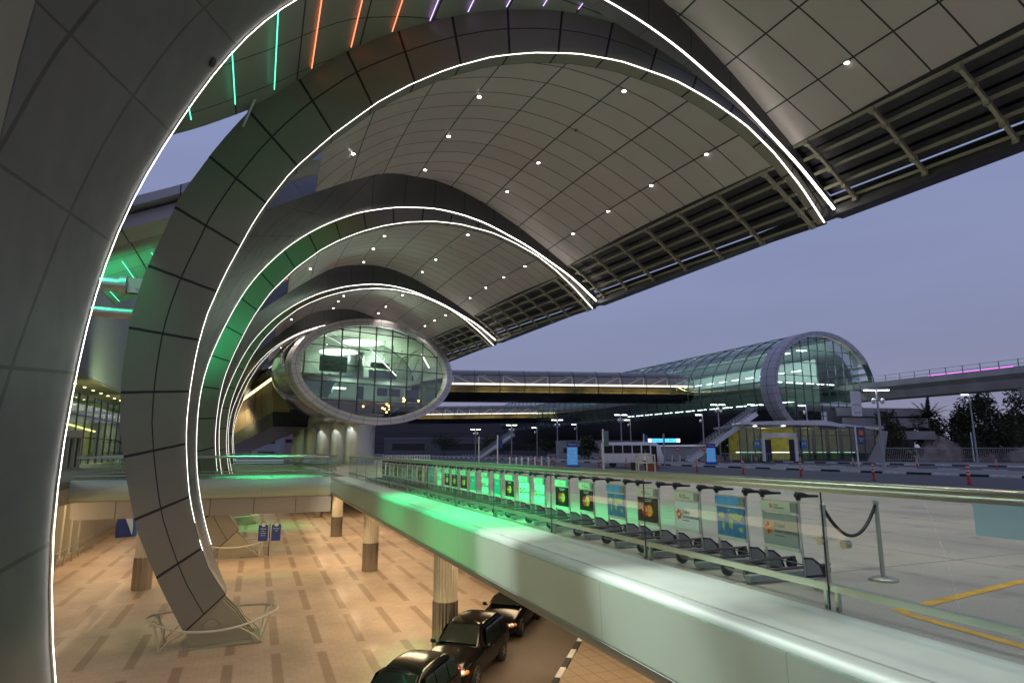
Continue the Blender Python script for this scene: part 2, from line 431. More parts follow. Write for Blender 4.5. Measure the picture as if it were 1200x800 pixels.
    fine = resample([V((x, 0, z)) for x, z in prX], 60, 1)
    rows = []; U = []; W = []; s = 0; pv = None
    for q in fine:
        if pv is not None: s += (q-pv).length
        pv = q; ya, yb = y_near(q.x), y_far(q.x)
        rows.append([V((lx(q.x), ya+(yb-ya)*j/8-FO.y, q.z-FO.z)) for j in range(9)])
        U.append([s/2.95]*9); W.append([(ya+(yb-ya)*j/8)/2.6 for j in range(9)])
    m = MB(); m.grid(rows, U, W); top = [[p+V((0,0,.4)) for p in r] for r in rows]; m.grid(top, U, W, flip=True)
    for sel in ((lambda r: r[0]), (lambda r: r[-1])):
        m.grid([[sel(r) for r in rows], [sel(r) for r in top]], [[u[0] for u in U]]*2, [[.5]*60]*2)
    m.build('infill_roof', M_infill, root, True)
    # two pale fascias along the free edge of the wing
    lim = [k for k in range(60) if fine[k].x < 3.2]
    for dy, z0, z1, nm in ((-.12,-.12,.62,'lower_fascia'),(-.9,.75,1.25,'upper_fascia')):
        m = MB(); g = [[rows[k][0]+V((0,dy+e,zz)) for k in lim] for e, zz in ((0,z0),(0,z1),(2.2,z1),(2.2,z0),(0,z0))]
        m.grid(g, [[U[k][0]*1.0 for k in lim]]*5, [[.5]*len(lim)]*5); m.build(nm, M_troof, root, True)
    def inf(X, v, drop=.09):
        z = lerp1(X, [a for a, b in prX], [b for a, b in prX]); ya, yb = y_near(X), y_far(X)
        return V((lx(X), ya+(yb-ya)*v-FO.y, z-FO.z-drop))
    bx = [-9.1,-7.65,-6.2,-4.75,-3.3,-1.75,-.3,1.15,2.7,4.3,5.75,7.2,8.7,10.2,11.7,13.2]
    for k, X in enumerate(bx):
        yb = y_far(X); ya = y_near(X)
        v0, v1 = (.5,.985) if X > 0 else (.32,.90)
        if X > 0: v0 = max(.05, 1-7.5/max(.1, yb-ya)); v1 = 1-.75/max(.8, yb-ya)
        mt = M_green if X < 0 else (M_orange if X < 4.5 else M_violet)
        if yb-ya > 1.2: MB().tube([inf(X, v0, .28 if X < 0 else .1), inf(X, v1, .28 if X < 0 else .1)], .02, 6).build('light_bar', mt, root)
    # hanging rod and the two struts back to the terminal
    MB().tube([V((lx(-1.05), 26.7-FO.y, 16.7-FO.z)), V((lx(-1.8), 27.7-FO.y, 14.55-FO.z))], .07, 8).build('hanger', M_alu, root)
    for z, r, Y in ((8.5,.30,6.55),(7.3,.22,6.4)):
        mb = MB(); e = V((lx(-4.2), Y-FO.y, z-FO.z)); q = V((lx(-16.2), Y-FO.y, z-FO.z+.35))
        mb.cyl(e+V((-.9,0,0)), q, r, 16)
        if r > .25:
            mb.cyl(e+V((-.95,0,0)), e+V((-1.2,0,0)), r*1.35, 16)
            for s_ in (-.18, .18): mb.box(e+V((-.35, s_, 0)), (1.1,.09,.62))
            mb.cyl(e+V((-.5,-.3,0)), e+V((-.5,.3,0)), .17, 14)
        else: mb.cyl(e, e+V((-.95,0,0)), r, 12)
        mb.build('strut', M_alu, root, True)
    # pin bracket at the foot
    mb = MB()
    for y in (-.55, 0, .55):
        mb.prism([V((-.55,y-.06,.72)), V((.05,y-.06,1.25)), V((.62,y-.06,1.75)), V((1.15,y-.06,1.2)), V((1.9,y-.06,.12)), V((1.9,y-.06,.02)), V((-.55,y-.06,.02))], (0,.12,0))
    mb.cyl((.3,-.8,.75), (.3,.8,.75), .26, 18); mb.cyl((.3,-.88,.75), (.3,.88,.75), .12, 14)
    mb.box((.7,0,.02), (3.0,2.0,.05))
    for a in (-.6, 1.9):
        for y in (-.85, .85): mb.cyl((a,y,.04), (a,y,.12), .05, 8)
    mb.build('pin_bracket', M_tan, root)
    return root

SPOT = bpy.data.lights.new('downlight_lamp', 'SPOT'); SPOT.energy = 1000; SPOT.spot_size = math.radians(92); SPOT.spot_blend = .7; SPOT.color = (1,.86,.75); SPOT.shadow_soft_size = .12
shell_label = ['nearest dark canopy shell whose curved leg fills the left edge of the view',
    'arched canopy shell with panelled leg pinned to the plaza beside the two black taxis',
    'second arched canopy shell beyond, framed by a bright pair of light strips above the walkway',
    'third arched canopy shell beyond, its lit edge sweeping just over the oval glass front',
    'fourth arched canopy shell lit orange and green, showing left of the oval glass front']
shell_label[1] = 'arched canopy shell whose whole panelled leg and pinned foot stand on the tan plaza'
sh0 = build_shell()
for i in range(5):
    r = sh0 if i == 0 else copy_tree(sh0)
    r.location = FO+V((0, B*i, 0)); r.rotation_euler = (0, -KS*B*i, 0)
    props(r, shell_label[i], 'canopy', 'repeating canopy shells over the forecourt')
    if i != 1:
        for c in list(r.children):
            if c.name.startswith('strut') and i > 0: bpy.data.objects.remove(c)
# green floodlight in each opening between shells
for i, Y, e, ang_, tx in ((0,16.2,36000,36,6.9),(0,22.6,30000,34,6.6),(1,19.0,42000,34,1.0),(2,19.0,14000,34,1.0),(3,19.0,2500,34,1.0)):
    ld = bpy.data.lights.new('green_floodlight', 'SPOT'); ld.energy = e; ld.color = (.05,1,.33); ld.spot_size = math.radians(ang_); ld.spot_blend = 1; ld.shadow_soft_size = .9
    o = link(bpy.data.objects.new('green_floodlight', ld)); o.location = (-.9, Y+B*i, 12.6)
    tgt = V((tx, (Y if i == 0 else 23.6)+B*i, 0))
    o.rotation_euler = (tgt-o.location).to_track_quat('-Z', 'Y').to_euler()
for i in range(4):
    ld = bpy.data.lights.new('light_bar_glow', 'POINT'); ld.energy = 40; ld.color = (.6,1,.45); ld.shadow_soft_size = 1.5
    o = link(bpy.data.objects.new('light_bar_glow', ld)); o.location = (-1.2, 19.2+B*i, 13.6)
ld = bpy.data.lights.new('strut_green_light', 'SPOT'); ld.energy = 1500; ld.color = (.04,1,.35); ld.spot_size = math.radians(50); ld.spot_blend = 1
o = link(bpy.data.objects.new('strut_green_light', ld)); o.location = (-7.6, 26.2, 12.8); o.rotation_euler = (V((-5.6, 28.8, 7.6))-o.location).to_track_quat('-Z','Y').to_euler()
# added spotlights at the first leg that brighten the fascia; their housing is invented
pj = V((-1.25, 12.35, 9.2))
for Y, e, s in ((3.6,16000,14),(6.9,24000,15),(12.4,17000,15),(38.5,30000,9),(9.5,3400,62)):
    ld = bpy.data.lights.new('fascia_fill_spot', 'SPOT'); ld.energy = e; ld.spot_size = math.radians(s); ld.spot_blend = 1; ld.color = (.93,1,.94) if s < 60 else (.80,1,.84); ld.shadow_soft_size = .1
    o = link(bpy.data.objects.new('fascia_fill_spot', ld)); o.location = pj; o.rotation_euler = (V((4.75, Y, -.5))-pj).to_track_quat('-Z','Y').to_euler()
mb = MB(); mb.cyl((-.30,0,.05), (-.02,-.06,-.03), .10, 14); mb.bar((-.28,0,.05), (-.5,.1,.2), .05,.05)
o = mb.build('fill_spot_housing', M_dark, sh0, True); o.location = pj-FO
# tubular guard rings round the feet
def guard():
    root = thing('guard_ring', 'x', 'guard rail', (0,0,0))
    c = V((.35, 0, 0)); top = []
    for k in range(40):
        a = 2*PI*k/40; z = .98+.12*math.cos(2*a)
        top.append(c+V((2.35*math.cos(a)*(1+.05*math.cos(4*a)), 2.0*math.sin(a), z)))
    MB().tube(top, .05, 8, closed=True).build('top_rail', M_cream, root, True)
    for a in (.45, PI-.45, PI+.45, -.45):
        f = c+V((2.05*math.cos(a), 1.75*math.sin(a), .02))
        def onr(t): return c+V((2.33*math.cos(t), 2.0*math.sin(t), .98+.12*math.cos(2*t)))
        mb = MB(); mb.tube([f, onr(a+.04)], .045, 8)
        for sgn in (-1, 1):
            q = onr(a+sgn*.75); mid = (f+q)/2+V((0,0,.16)); mid = mid.lerp(c+V((0,0,.5)), .12)
            mb.tube([f, f.lerp(mid,.5)+V((0,0,.05)), mid, mid.lerp(q,.5)+V((0,0,.04)), q], .032, 7)
        mb.lathe([(.11,0),(.11,.03)], f-V((0,0,.02)), 12)
        mb.build('leg', M_cream, root, True)
    return root
g0 = guard()
gl = ['bent tube guard ring round the foot of the large panelled leg','bent tube guard ring round the brown leg foot behind the first one','bent tube guard ring partly hidden, farthest along the row of legs']
for i in range(3):
    r = g0 if i == 0 else copy_tree(g0)
    r.location = FO+V((0, B*(i+1), .01)); props(r, gl[i], 'guard rail', 'guard rings round the canopy feet')
# ------------------------------------------------------------------ ground, roads, plaza
def node_mat(name, build):
    m = bpy.data.materials.new(name); m.use_nodes = True; nt = m.node_tree
    build(nt, nt.nodes['Principled BSDF'], nt.nodes.new, nt.links.new); return m
def _plaza(nt, b, N, L):
    geo = N('ShaderNodeNewGeometry'); sp = N('ShaderNodeSeparateXYZ'); L(geo.outputs['Position'], sp.inputs[0])
    def math_(op, a, c=None):
        n = N('ShaderNodeMath'); n.operation = op
        for k, q in enumerate((a, c)):
            if q is None: continue
            if isinstance(q, (int, float)): n.inputs[k].default_value = q
            else: L(q, n.inputs[k])
        return n.outputs[0]
    fx = math_('FRACT', math_('DIVIDE', math_('ADD', sp.outputs[0], 8.85+1.65*40), 1.65))
    row = math_('FLOOR', math_('DIVIDE', math_('ADD', sp.outputs[0], 8.85+1.65*40), 1.65))
    sh = math_('MULTIPLY', math_('FRACT', math_('MULTIPLY', row, .37)), 1.2)
    fy = math_('FRACT', math_('DIVIDE', math_('ADD', math_('ADD', sp.outputs[1], sh), 94.6), 5.85))
    dash = math_('MULTIPLY', math_('LESS_THAN', fx, .21), math_('LESS_THAN', fy, .8))
    br = N('ShaderNodeTexBrick'); br.offset = .5; L(geo.outputs['Position'], br.inputs['Vector'])
    br.inputs['Scale'].default_value = 1; br.inputs['Brick Width'].default_value = .41; br.inputs['Row Height'].default_value = .41; br.inputs['Mortar Size'].default_value = .008
    br.inputs['Color1'].default_value = (.43,.325,.24,1); br.inputs['Color2'].default_value = (.40,.30,.217,1); br.inputs['Mortar'].default_value = (.31,.235,.17,1)
    nz = N('ShaderNodeTexNoise'); nz.inputs['Scale'].default_value = .35; nz.inputs['Detail'].default_value = 7; L(geo.outputs['Position'], nz.inputs['Vector'])
    mr = N('ShaderNodeMapRange'); mr.inputs['From Min'].default_value = .3; mr.inputs['From Max'].default_value = .7; mr.inputs['To Min'].default_value = .82; mr.inputs['To Max'].default_value = 1.15; L(nz.outputs['Fac'], mr.inputs['Value'])
    mx = N('ShaderNodeMix'); mx.data_type = 'RGBA'; L(dash, mx.inputs['Factor']); L(br.outputs['Color'], mx.inputs['A']); mx.inputs['B'].default_value = (.27,.185,.122,1)
    sc = N('ShaderNodeVectorMath'); sc.operation = 'SCALE'; L(mx.outputs['Result'], sc.inputs[0]); L(mr.outputs[0], sc.inputs['Scale']); L(sc.outputs[0], b.inputs['Base Color'])
    b.inputs['Roughness'].default_value = .32
    n2 = N('ShaderNodeTexNoise'); n2.inputs['Scale'].default_value = 3; L(geo.outputs['Position'], n2.inputs['Vector'])
    m2 = N('ShaderNodeMapRange'); m2.inputs['To Min'].default_value = .38; m2.inputs['To Max'].default_value = .6; L(n2.outputs['Fac'], m2.inputs['Value']); L(m2.outputs[0], b.inputs['Roughness']); b.inputs['Coat Weight'].default_value = .035; b.inputs['Coat Roughness'].default_value = .03
M_plaza = node_mat('plaza_tiles', _plaza)
def _conc(c1, c2, rough, joint=None):
    def f(nt, b, N, L):
        geo = N('ShaderNodeNewGeometry')
        nz = N('ShaderNodeTexNoise'); nz.inputs['Scale'].default_value = .22; nz.inputs['Detail'].default_value = 9; nz.inputs['Roughness'].default_value = .65; L(geo.outputs['Position'], nz.inputs['Vector'])
        n2 = N('ShaderNodeTexNoise'); n2.inputs['Scale'].default_value = 28; n2.inputs['Detail'].default_value = 3; L(geo.outputs['Position'], n2.inputs['Vector'])
        ad = N('ShaderNodeMath'); ad.operation = 'MULTIPLY_ADD'; L(n2.outputs['Fac'], ad.inputs[0]); ad.inputs[1].default_value = .35; L(nz.outputs['Fac'], ad.inputs[2])
        rp = N('ShaderNodeMapRange'); rp.inputs['From Min'].default_value = .45; rp.inputs['From Max'].default_value = .9; L(ad.outputs[0], rp.inputs['Value'])
        mx = N('ShaderNodeMix'); mx.data_type = 'RGBA'; L(rp.outputs[0], mx.inputs['Factor']); mx.inputs['A'].default_value = (*c1, 1); mx.inputs['B'].default_value = (*c2, 1)
        out = mx.outputs['Result']
        if joint:
            br = N('ShaderNodeTexBrick'); br.offset = 0; L(geo.outputs['Position'], br.inputs['Vector']); br.inputs['Scale'].default_value = 1
            br.inputs['Brick Width'].default_value = joint; br.inputs['Row Height'].default_value = joint*1.3; br.inputs['Mortar Size'].default_value = .018; br.inputs['Mortar Smooth'].default_value = .3
            m2 = N('ShaderNodeMix'); m2.data_type = 'RGBA'; L(br.outputs['Fac'], m2.inputs['Factor']); L(out, m2.inputs['A']); m2.inputs['B'].default_value = (*[c*.5 for c in c1], 1); out = m2.outputs['Result']
        if joint and joint > 4:
            mp = N('ShaderNodeMapping'); mp.inputs['Scale'].default_value = (1.1,.09,1); L(geo.outputs['Position'], mp.inputs['Vector'])
            n4 = N('ShaderNodeTexNoise'); n4.inputs['Scale'].default_value = 1.3; n4.inputs['Detail'].default_value = 6; L(mp.outputs[0], n4.inputs['Vector'])
            n5 = N('ShaderNodeTexNoise'); n5.inputs['Scale'].default_value = 1.1; n5.inputs['Detail'].default_value = 4; L(geo.outputs['Position'], n5.inputs['Vector'])
            for nn, lo, hi, dk in ((n4,.52,.72,.72),(n5,.60,.70,.66)):
                r4 = N('ShaderNodeMapRange'); r4.inputs['From Min'].default_value = lo; r4.inputs['From Max'].default_value = hi; r4.inputs['To Min'].default_value = 1; r4.inputs['To Max'].default_value = dk; L(nn.outputs['Fac'], r4.inputs['Value'])
                s4 = N('ShaderNodeVectorMath'); s4.operation = 'SCALE'; L(out, s4.inputs[0]); L(r4.outputs[0], s4.inputs['Scale']); out = s4.outputs[0]
            r6 = N('ShaderNodeMapRange'); r6.inputs['To Min'].default_value = rough-.18; r6.inputs['To Max'].default_value = rough+.2; L(nz.outputs['Fac'], r6.inputs['Value'])
        L(out, b.inputs['Base Color']); b.inputs['Roughness'].default_value = rough
        if joint and joint > 4: L(r6.outputs[0], b.inputs['Roughness'])
        bp = N('ShaderNodeBump'); bp.inputs['Strength'].default_value = .25; bp.inputs['Distance'].default_value = .01; L(n2.outputs['Fac'], bp.inputs['Height']); L(bp.outputs[0], b.inputs['Normal'])
    return f
M_conc = node_mat('forecourt_concrete', _conc((.24,.228,.195), (.46,.435,.375), .42, 5.2))
M_asph = node_mat('asphalt', _conc((.042,.042,.048), (.075,.075,.082), .75))
M_pave = node_mat('pavement_concrete', _conc((.13,.13,.135), (.20,.198,.195), .7, 2.0))
M_sand = node_mat('dry_ground', _conc((.12,.105,.085), (.19,.165,.13), .9))
M_lroad = node_mat('lower_road_asphalt', _conc((.075,.058,.045), (.125,.095,.072), .6))
M_yellow = mat('yellow_line_paint', (.60,.36,.03), .6, noise=.25, nscale=5)

def structure(o, name=None):
    o['kind'] = 'structure'; return o
Z = 0.0
m = MB()
m.add([(29,-400,-.04),(4000,-400,-.04),(4000,4000,-.04),(29,4000,-.04)], [(0,1,2,3)])
m.add([(-3000,140,-.04),(29,140,-.04),(29,4000,-.04),(-3000,4000,-.04)], [(0,1,2,3)])
structure(m.build('ground', M_sand))
structure(MB().box((17.37,44,-.62), (23.26,200,1.24)).build('forecourt', M_conc))
structure(MB().add([(-70,-60,-6),(60,-60,-6),(60,150,-6),(-70,150,-6)], [(0,1,2,3)]).build('plaza', M_plaza))
structure(MB().add([(29.005,-300,-.012),(45,-300,-.012),(45,500,-.012),(29.005,500,-.012)], [(0,1,2,3)]).build('road', M_asph))
structure(MB().box((51.3,100,.03), (11.8,800,.18)).build('pavement', M_pave))
structure(MB().add([(57.4,-300,-.012),(74,-300,-.012),(74,500,-.012),(57.4,500,-.012)], [(0,1,2,3)]).build('road', M_asph))
structure(MB().box((82.3,100,.03), (15.8,800,.18)).build('pavement', M_pave))
m = MB(); L_ = 1.9
for x, y0, y1 in ((45.15,-40,230),(57.3,-40,230),(74.15,-40,230)):
    y = y0; k = 0
    while y < y1:
        m.box((x, y+L_/2, .05), (.3, L_-.01, .19), mi=k % 2); y += L_; k += 1
structure(m.build('kerb', [M_kerbw, M_kerbb]))
# painted lines on the forecourt
m = MB()
def pline(p, q, w=.13, z=.004):
    p, q = V((*p, z)), V((*q, z)); t = (q-p).normalized(); n = V((-t.y, t.x, 0))*w/2
    m.add([p-n, p+n, q+n, q-n], [(0,1,2,3)])
pline((6.5,4.92), (9.6,5.38)); pline((6.5,4.86), (6.32,3.2)); pline((9.6,5.32), (9.6,2.4))
structure(m.build('line_marking', M_yellow))
# lower road, diagonal, with its kerb
d = V((.62,.785,0)); n = V((.785,-.62,0)); a = V((6.5,23.05,-5.996))
p = [a-d*60, a+d*90, a+d*90+n*4.35, a-d*60+n*4.35]
structure(MB().add(p, [(0,1,2,3)]).build('lower_road', M_lroad))
m = MB()
for k in range(-30, 45):
    c = a+n*4.45+d*(k*1.05)+V((0,0,.06)); m.bar(c, c+d*1.04, .2, .13, mi=k % 2)
structure(m.build('kerb', [M_kerbw, M_kerbb]))
m = MB(); q0 = a+n*4.56-d*60; q1 = a+n*4.56+d*90
m.add([q0, q1, q1+n*40, q0+n*40], [(0,1,2,3)])
for i in range(4): m.v[i] = (m.v[i][0], m.v[i][1], -5.92)
structure(m.build('lower_pavement', node_mat('lower_paving', _conc((.26,.19,.13), (.36,.27,.19), .6, .6))))

# ------------------------------------------------------------------ deck fascia and glass balustrades
M_fascia = panel('fascia_metal', (.50,.64,.55), .33, .6, .0016, .0, .03, .25)
M_trim = mat('trim_steel', (.33,.37,.34), .55, .3, noise=.05, nscale=1.5)
M_ledge = mat('ledge_metal', (.54,.60,.54), .42, .5, noise=.06, nscale=2)
prof = [(5.74,.03),(4.86,-.015),(4.86,-.045),(4.84,-.045),(4.84,-.02),(4.76,-.03),(4.70,-.075),(4.68,-.13),(4.695,-.13),(4.695,-.15),(4.675,-.15),(4.70,-.93),(4.73,-.935),(4.73,-.96),(4.705,-.965),(4.75,-1.04),(4.90,-1.20),(4.96,-1.235),(5.3,-1.26),(5.6,-1.27)]
def fascia(label, y0, y1):
    root = thing('deck_fascia', label, 'fascia', (5.0, y0, 0))
    def sweep(pr, name, mt, sm=True):
        ys = [y0+(y1-y0)*i/40 for i in range(41)]; rows = [[V((x-5.0, y-y0, z)) for x, z in pr] for y in ys]
        U = [[(y-y0)/3.4+.5]*len(pr) for y in ys]; W = [[.5]*len(pr) for y in ys]
        m = MB(); m.grid(rows, U, W, flip=True); m.build(name, mt, root, sm)
    sweep(prof[:3], 'ledge', M_ledge); sweep(prof[2:9], 'arris_trim', M_trim); sweep(prof[8:14], 'face_panel', M_fascia); sweep(prof[13:], 'lower_trim', M_trim)
    m = MB(); m.box((.36, (y1-y0)/2, -.02), (.8, y1-y0, .02)); return root
fascia('long brushed metal fascia with ledge running beside the void to the right foreground', -14, 43.0)
fascia('farther metal fascia with ledge beyond the green lit cross bridge', 49.6, 87.0)

def balustrade(label, p, q, joints=3.4, post_long=False, z0=.02, clips=()):
    """p->q along the deck edge; glass panes between a top and a low rail"""
    p, q = V((*p, 0)), V((*q, 0)); L = (q-p).length; t = (q-p)/L; ang = math.atan2(-t.x, t.y)
    root = thing('glass_balustrade', label, 'balustrade', p, ang)       # local y runs along
    mb = MB(); mb.tube([(0,0,1.33),(0,L,1.33)], .05, 14); mb.box((0,L/2,1.275), (.035,L,.05)); mb.build('top_rail', M_steel, root, True)
    mb = MB(); mb.bar((.03,0,.25), (.03,L,.25), .05, .07); mb.build('low_rail', M_steel, root)
    n = max(1, round(L/joints))
    for k in range(n):
        a, b = L*k/n+.012, L*(k+1)/n-.012
        mb = MB(); mb.box((0,(a+b)/2,(z0+1.28)/2), (.014,b-a,1.28-z0)); mb.build('glass_pane', M_glass, root)
    for k in range(1, n):
        mb = MB()
        for dy in (-.07, .07): mb.box((.05, L*k/n+dy, .13), (.05,.035,.24))
        mb.build('foot_bracket', M_steel, root)
        MB().box((0,L*k/n,(z0+1.26)/2), (.015,.010,1.25-z0)).build('joint_seal', M_dark, root)
    for y, z in clips:
        mb = MB(); mb.cyl((-.03,y,z), (.05,y,z), .045, 16); mb.build('glass_clip', M_steel, root, True)
    return root
b0 = balustrade('glass balustrade with steel rails on the forecourt edge in front of the luggage trolleys', (5.82,-5.08), (5.82,42.8), 3.35, clips=((5.05+4.95,.73),(5.05+5.25,.73)))
balustrade('farther glass balustrade on the forecourt edge beyond the cross bridge', (5.82,49.8), (5.82,86.5), 3.4)

def cross_bridge(labels, y0, y1):
    root = thing('cross_bridge', labels[0], 'bridge', (-2.4, y0, 0))
    x0, x1 = -7.3, 7.1
    MB().box((.52, (y1-y0)/2, -.3), (x1-x0+1.04, y1-y0, .56)).build('deck', M_pave, root)
    for y, s in ((0,-1),(y1-y0,1)):
        rows = []; U = []; W = []
        pr = [(.5,.0),(-.15,-.015),(-.2,-.03),(-.22,-.10),(-.24,-.5),(-.19,-1.0),(-.1,-1.12),(.1,-1.2)]
        xs = [x0+(x1-x0)*i/20 for i in range(21)]
        rows = [[V((x, y-s*a if s > 0 else y+a, z)) for a, z in pr] for x in xs]
        U = [[(x-x0)/3.4]*len(pr) for x in xs]; W = [[.5]*len(pr) for x in xs]
        m = MB(); m.grid(rows, U, W, flip=(s > 0)); m.build('fascia', M_fascia, root, True)
    MB().box((0, (y1-y0)/2, -1.72), (x1-x0, y1-y0-.5, 1.0)).build('under_beam', panel('bridge_soffit_panel', (.40,.36,.29), .4, .4, .008, .0, .05, .06, 'Object', (.4,0,1)), root)
    balustrade(labels[1], (4.6, y0+.32), (-9.6, y0+.32), 3.5)
    balustrade(labels[2], (4.6, y1-.32), (-9.6, y1-.32), 3.5)
    return root
cross_bridge(('green lit pedestrian cross bridge spanning the void behind the canopy leg','near glass balustrade of the green lit cross bridge','far side glass balustrade of the green lit cross bridge'), 43.0, 49.6)
cross_bridge(('second pedestrian cross bridge farther along the void','near glass balustrade of the second cross bridge','far side glass balustrade of the second cross bridge'), 87.2, 93.5)

# ------------------------------------------------------------------ fluted columns
def column():
    root = thing('fluted_column', 'x', 'column')
    MB().lathe([(.49,1.75),(.49,4.78)], n=48, flute=.07).build('shaft', M_colstone, root)
    MB().lathe([(.515,0),(.515,1.75)], n=48, flute=.05).build('metal_base', M_colbase, root, False)
    return root
M_colstone = mat('column_stone', (.56,.50,.38), .55, noise=.05, nscale=3)
M_colbase = mat('column_base_metal', (.40,.36,.31), .25, .9)
c0 = column()
cl = [((7.5,25.4), 'fluted stone column with metal base beside the black taxis'), ((7.4,42.6), 'fluted column at the middle of the plaza under the fascia edge'),
      ((7.3,60.2), 'fluted column small and far, beneath the cross bridge end'), ((-5.5,41.9), 'fluted column left of the big canopy leg, seen between the two legs'),
      ((7.3,78), 'fluted column farthest back along the lower plaza'), ((-5.5,60), 'fluted column far left behind the cross bridge')]
for i, ((x, y), lb) in enumerate(cl[:5]):
    r = c0 if i == 0 else copy_tree(c0); r.location = (x, y, -6); props(r, lb, 'column', 'fluted columns of the lower plaza')

# ------------------------------------------------------------------ luggage trolleys
M_frame = mat('trolley_frame', (.55,.56,.55), .30, .9)
M_baseframe_shaded = mat('base_frame_shaded', (.14,.145,.14), .45, .7)  # frame metal darkened, the shade under the trolleys is in its colour
M_head = mat('header_cream', (.62,.66,.52), .4)
M_headb = mat('header_blue', (.10,.33,.62), .4, noise=.35, nscale=4)
M_bgrey = mat('board_grey', (.30,.36,.33), .3); M_bwhite = mat('board_white', (.68,.78,.74), .3); M_bblack = mat('board_black', (.012,.012,.014), .25)
M_bteal = mat('board_teal', (.03,.30,.30), .3); M_sea = mat('board_sea', (.05,.24,.50), .3, noise=.3, nscale=3); M_land = mat('board_land', (.33,.50,.16), .35)
M_txt = mat('board_text', (.10,.12,.12), .5); M_txtw = mat('text_white', (.8,.8,.8), .5)
M_red = mat('logo_red', (.62,.03,.02), .4); M_amb = mat('logo_amber', (.85,.42,.02), .4); M_org = mat('logo_orange', (.75,.13,.02), .4); M_mix = mat('logo_overlap', (.78,.16,.02), .4)
M_guard = mat('guard_grey', (.27,.30,.29), .45, .3)
_cache = {}
def shared(key, make):
    if key not in _cache: _cache[key] = make()
    return _cache[key]
def part_from(me_key, name, mb_fn, mats, parent, smooth=False):
    if me_key in _cache:
        o = link(bpy.data.objects.new(name, _cache[me_key])); o.parent = parent; return o
    o = mb_fn().build(name, mats, parent, smooth); _cache[me_key] = o.data; return o
def flower(mb, c, r):
    c = V(c)
    for k in range(7):
        a = 2*PI*k/7; d = V((0, -math.cos(a), math.sin(a))); s = V((0, math.sin(a), math.cos(a)))
        mb.prism([c+d*r*.28-s*r*.12, c+d*r*.65-s*r*.26, c+d*r, c+d*r*.65+s*r*.26, c+d*r*.28+s*r*.12], (-.002,0,0), mi=k % 3)
def disc(mb, c, r, mi, dx=-.002, n=28):
    c = V(c); mb.prism([c+V((0, -r*math.cos(2*PI*k/n), r*math.sin(2*PI*k/n))) for k in range(n)], (dx,0,0), mi=mi)
TM = lambda y, z, x=-.052: frame((0,-1,0), (0,0,1), (x, y, z))     # text facing -x
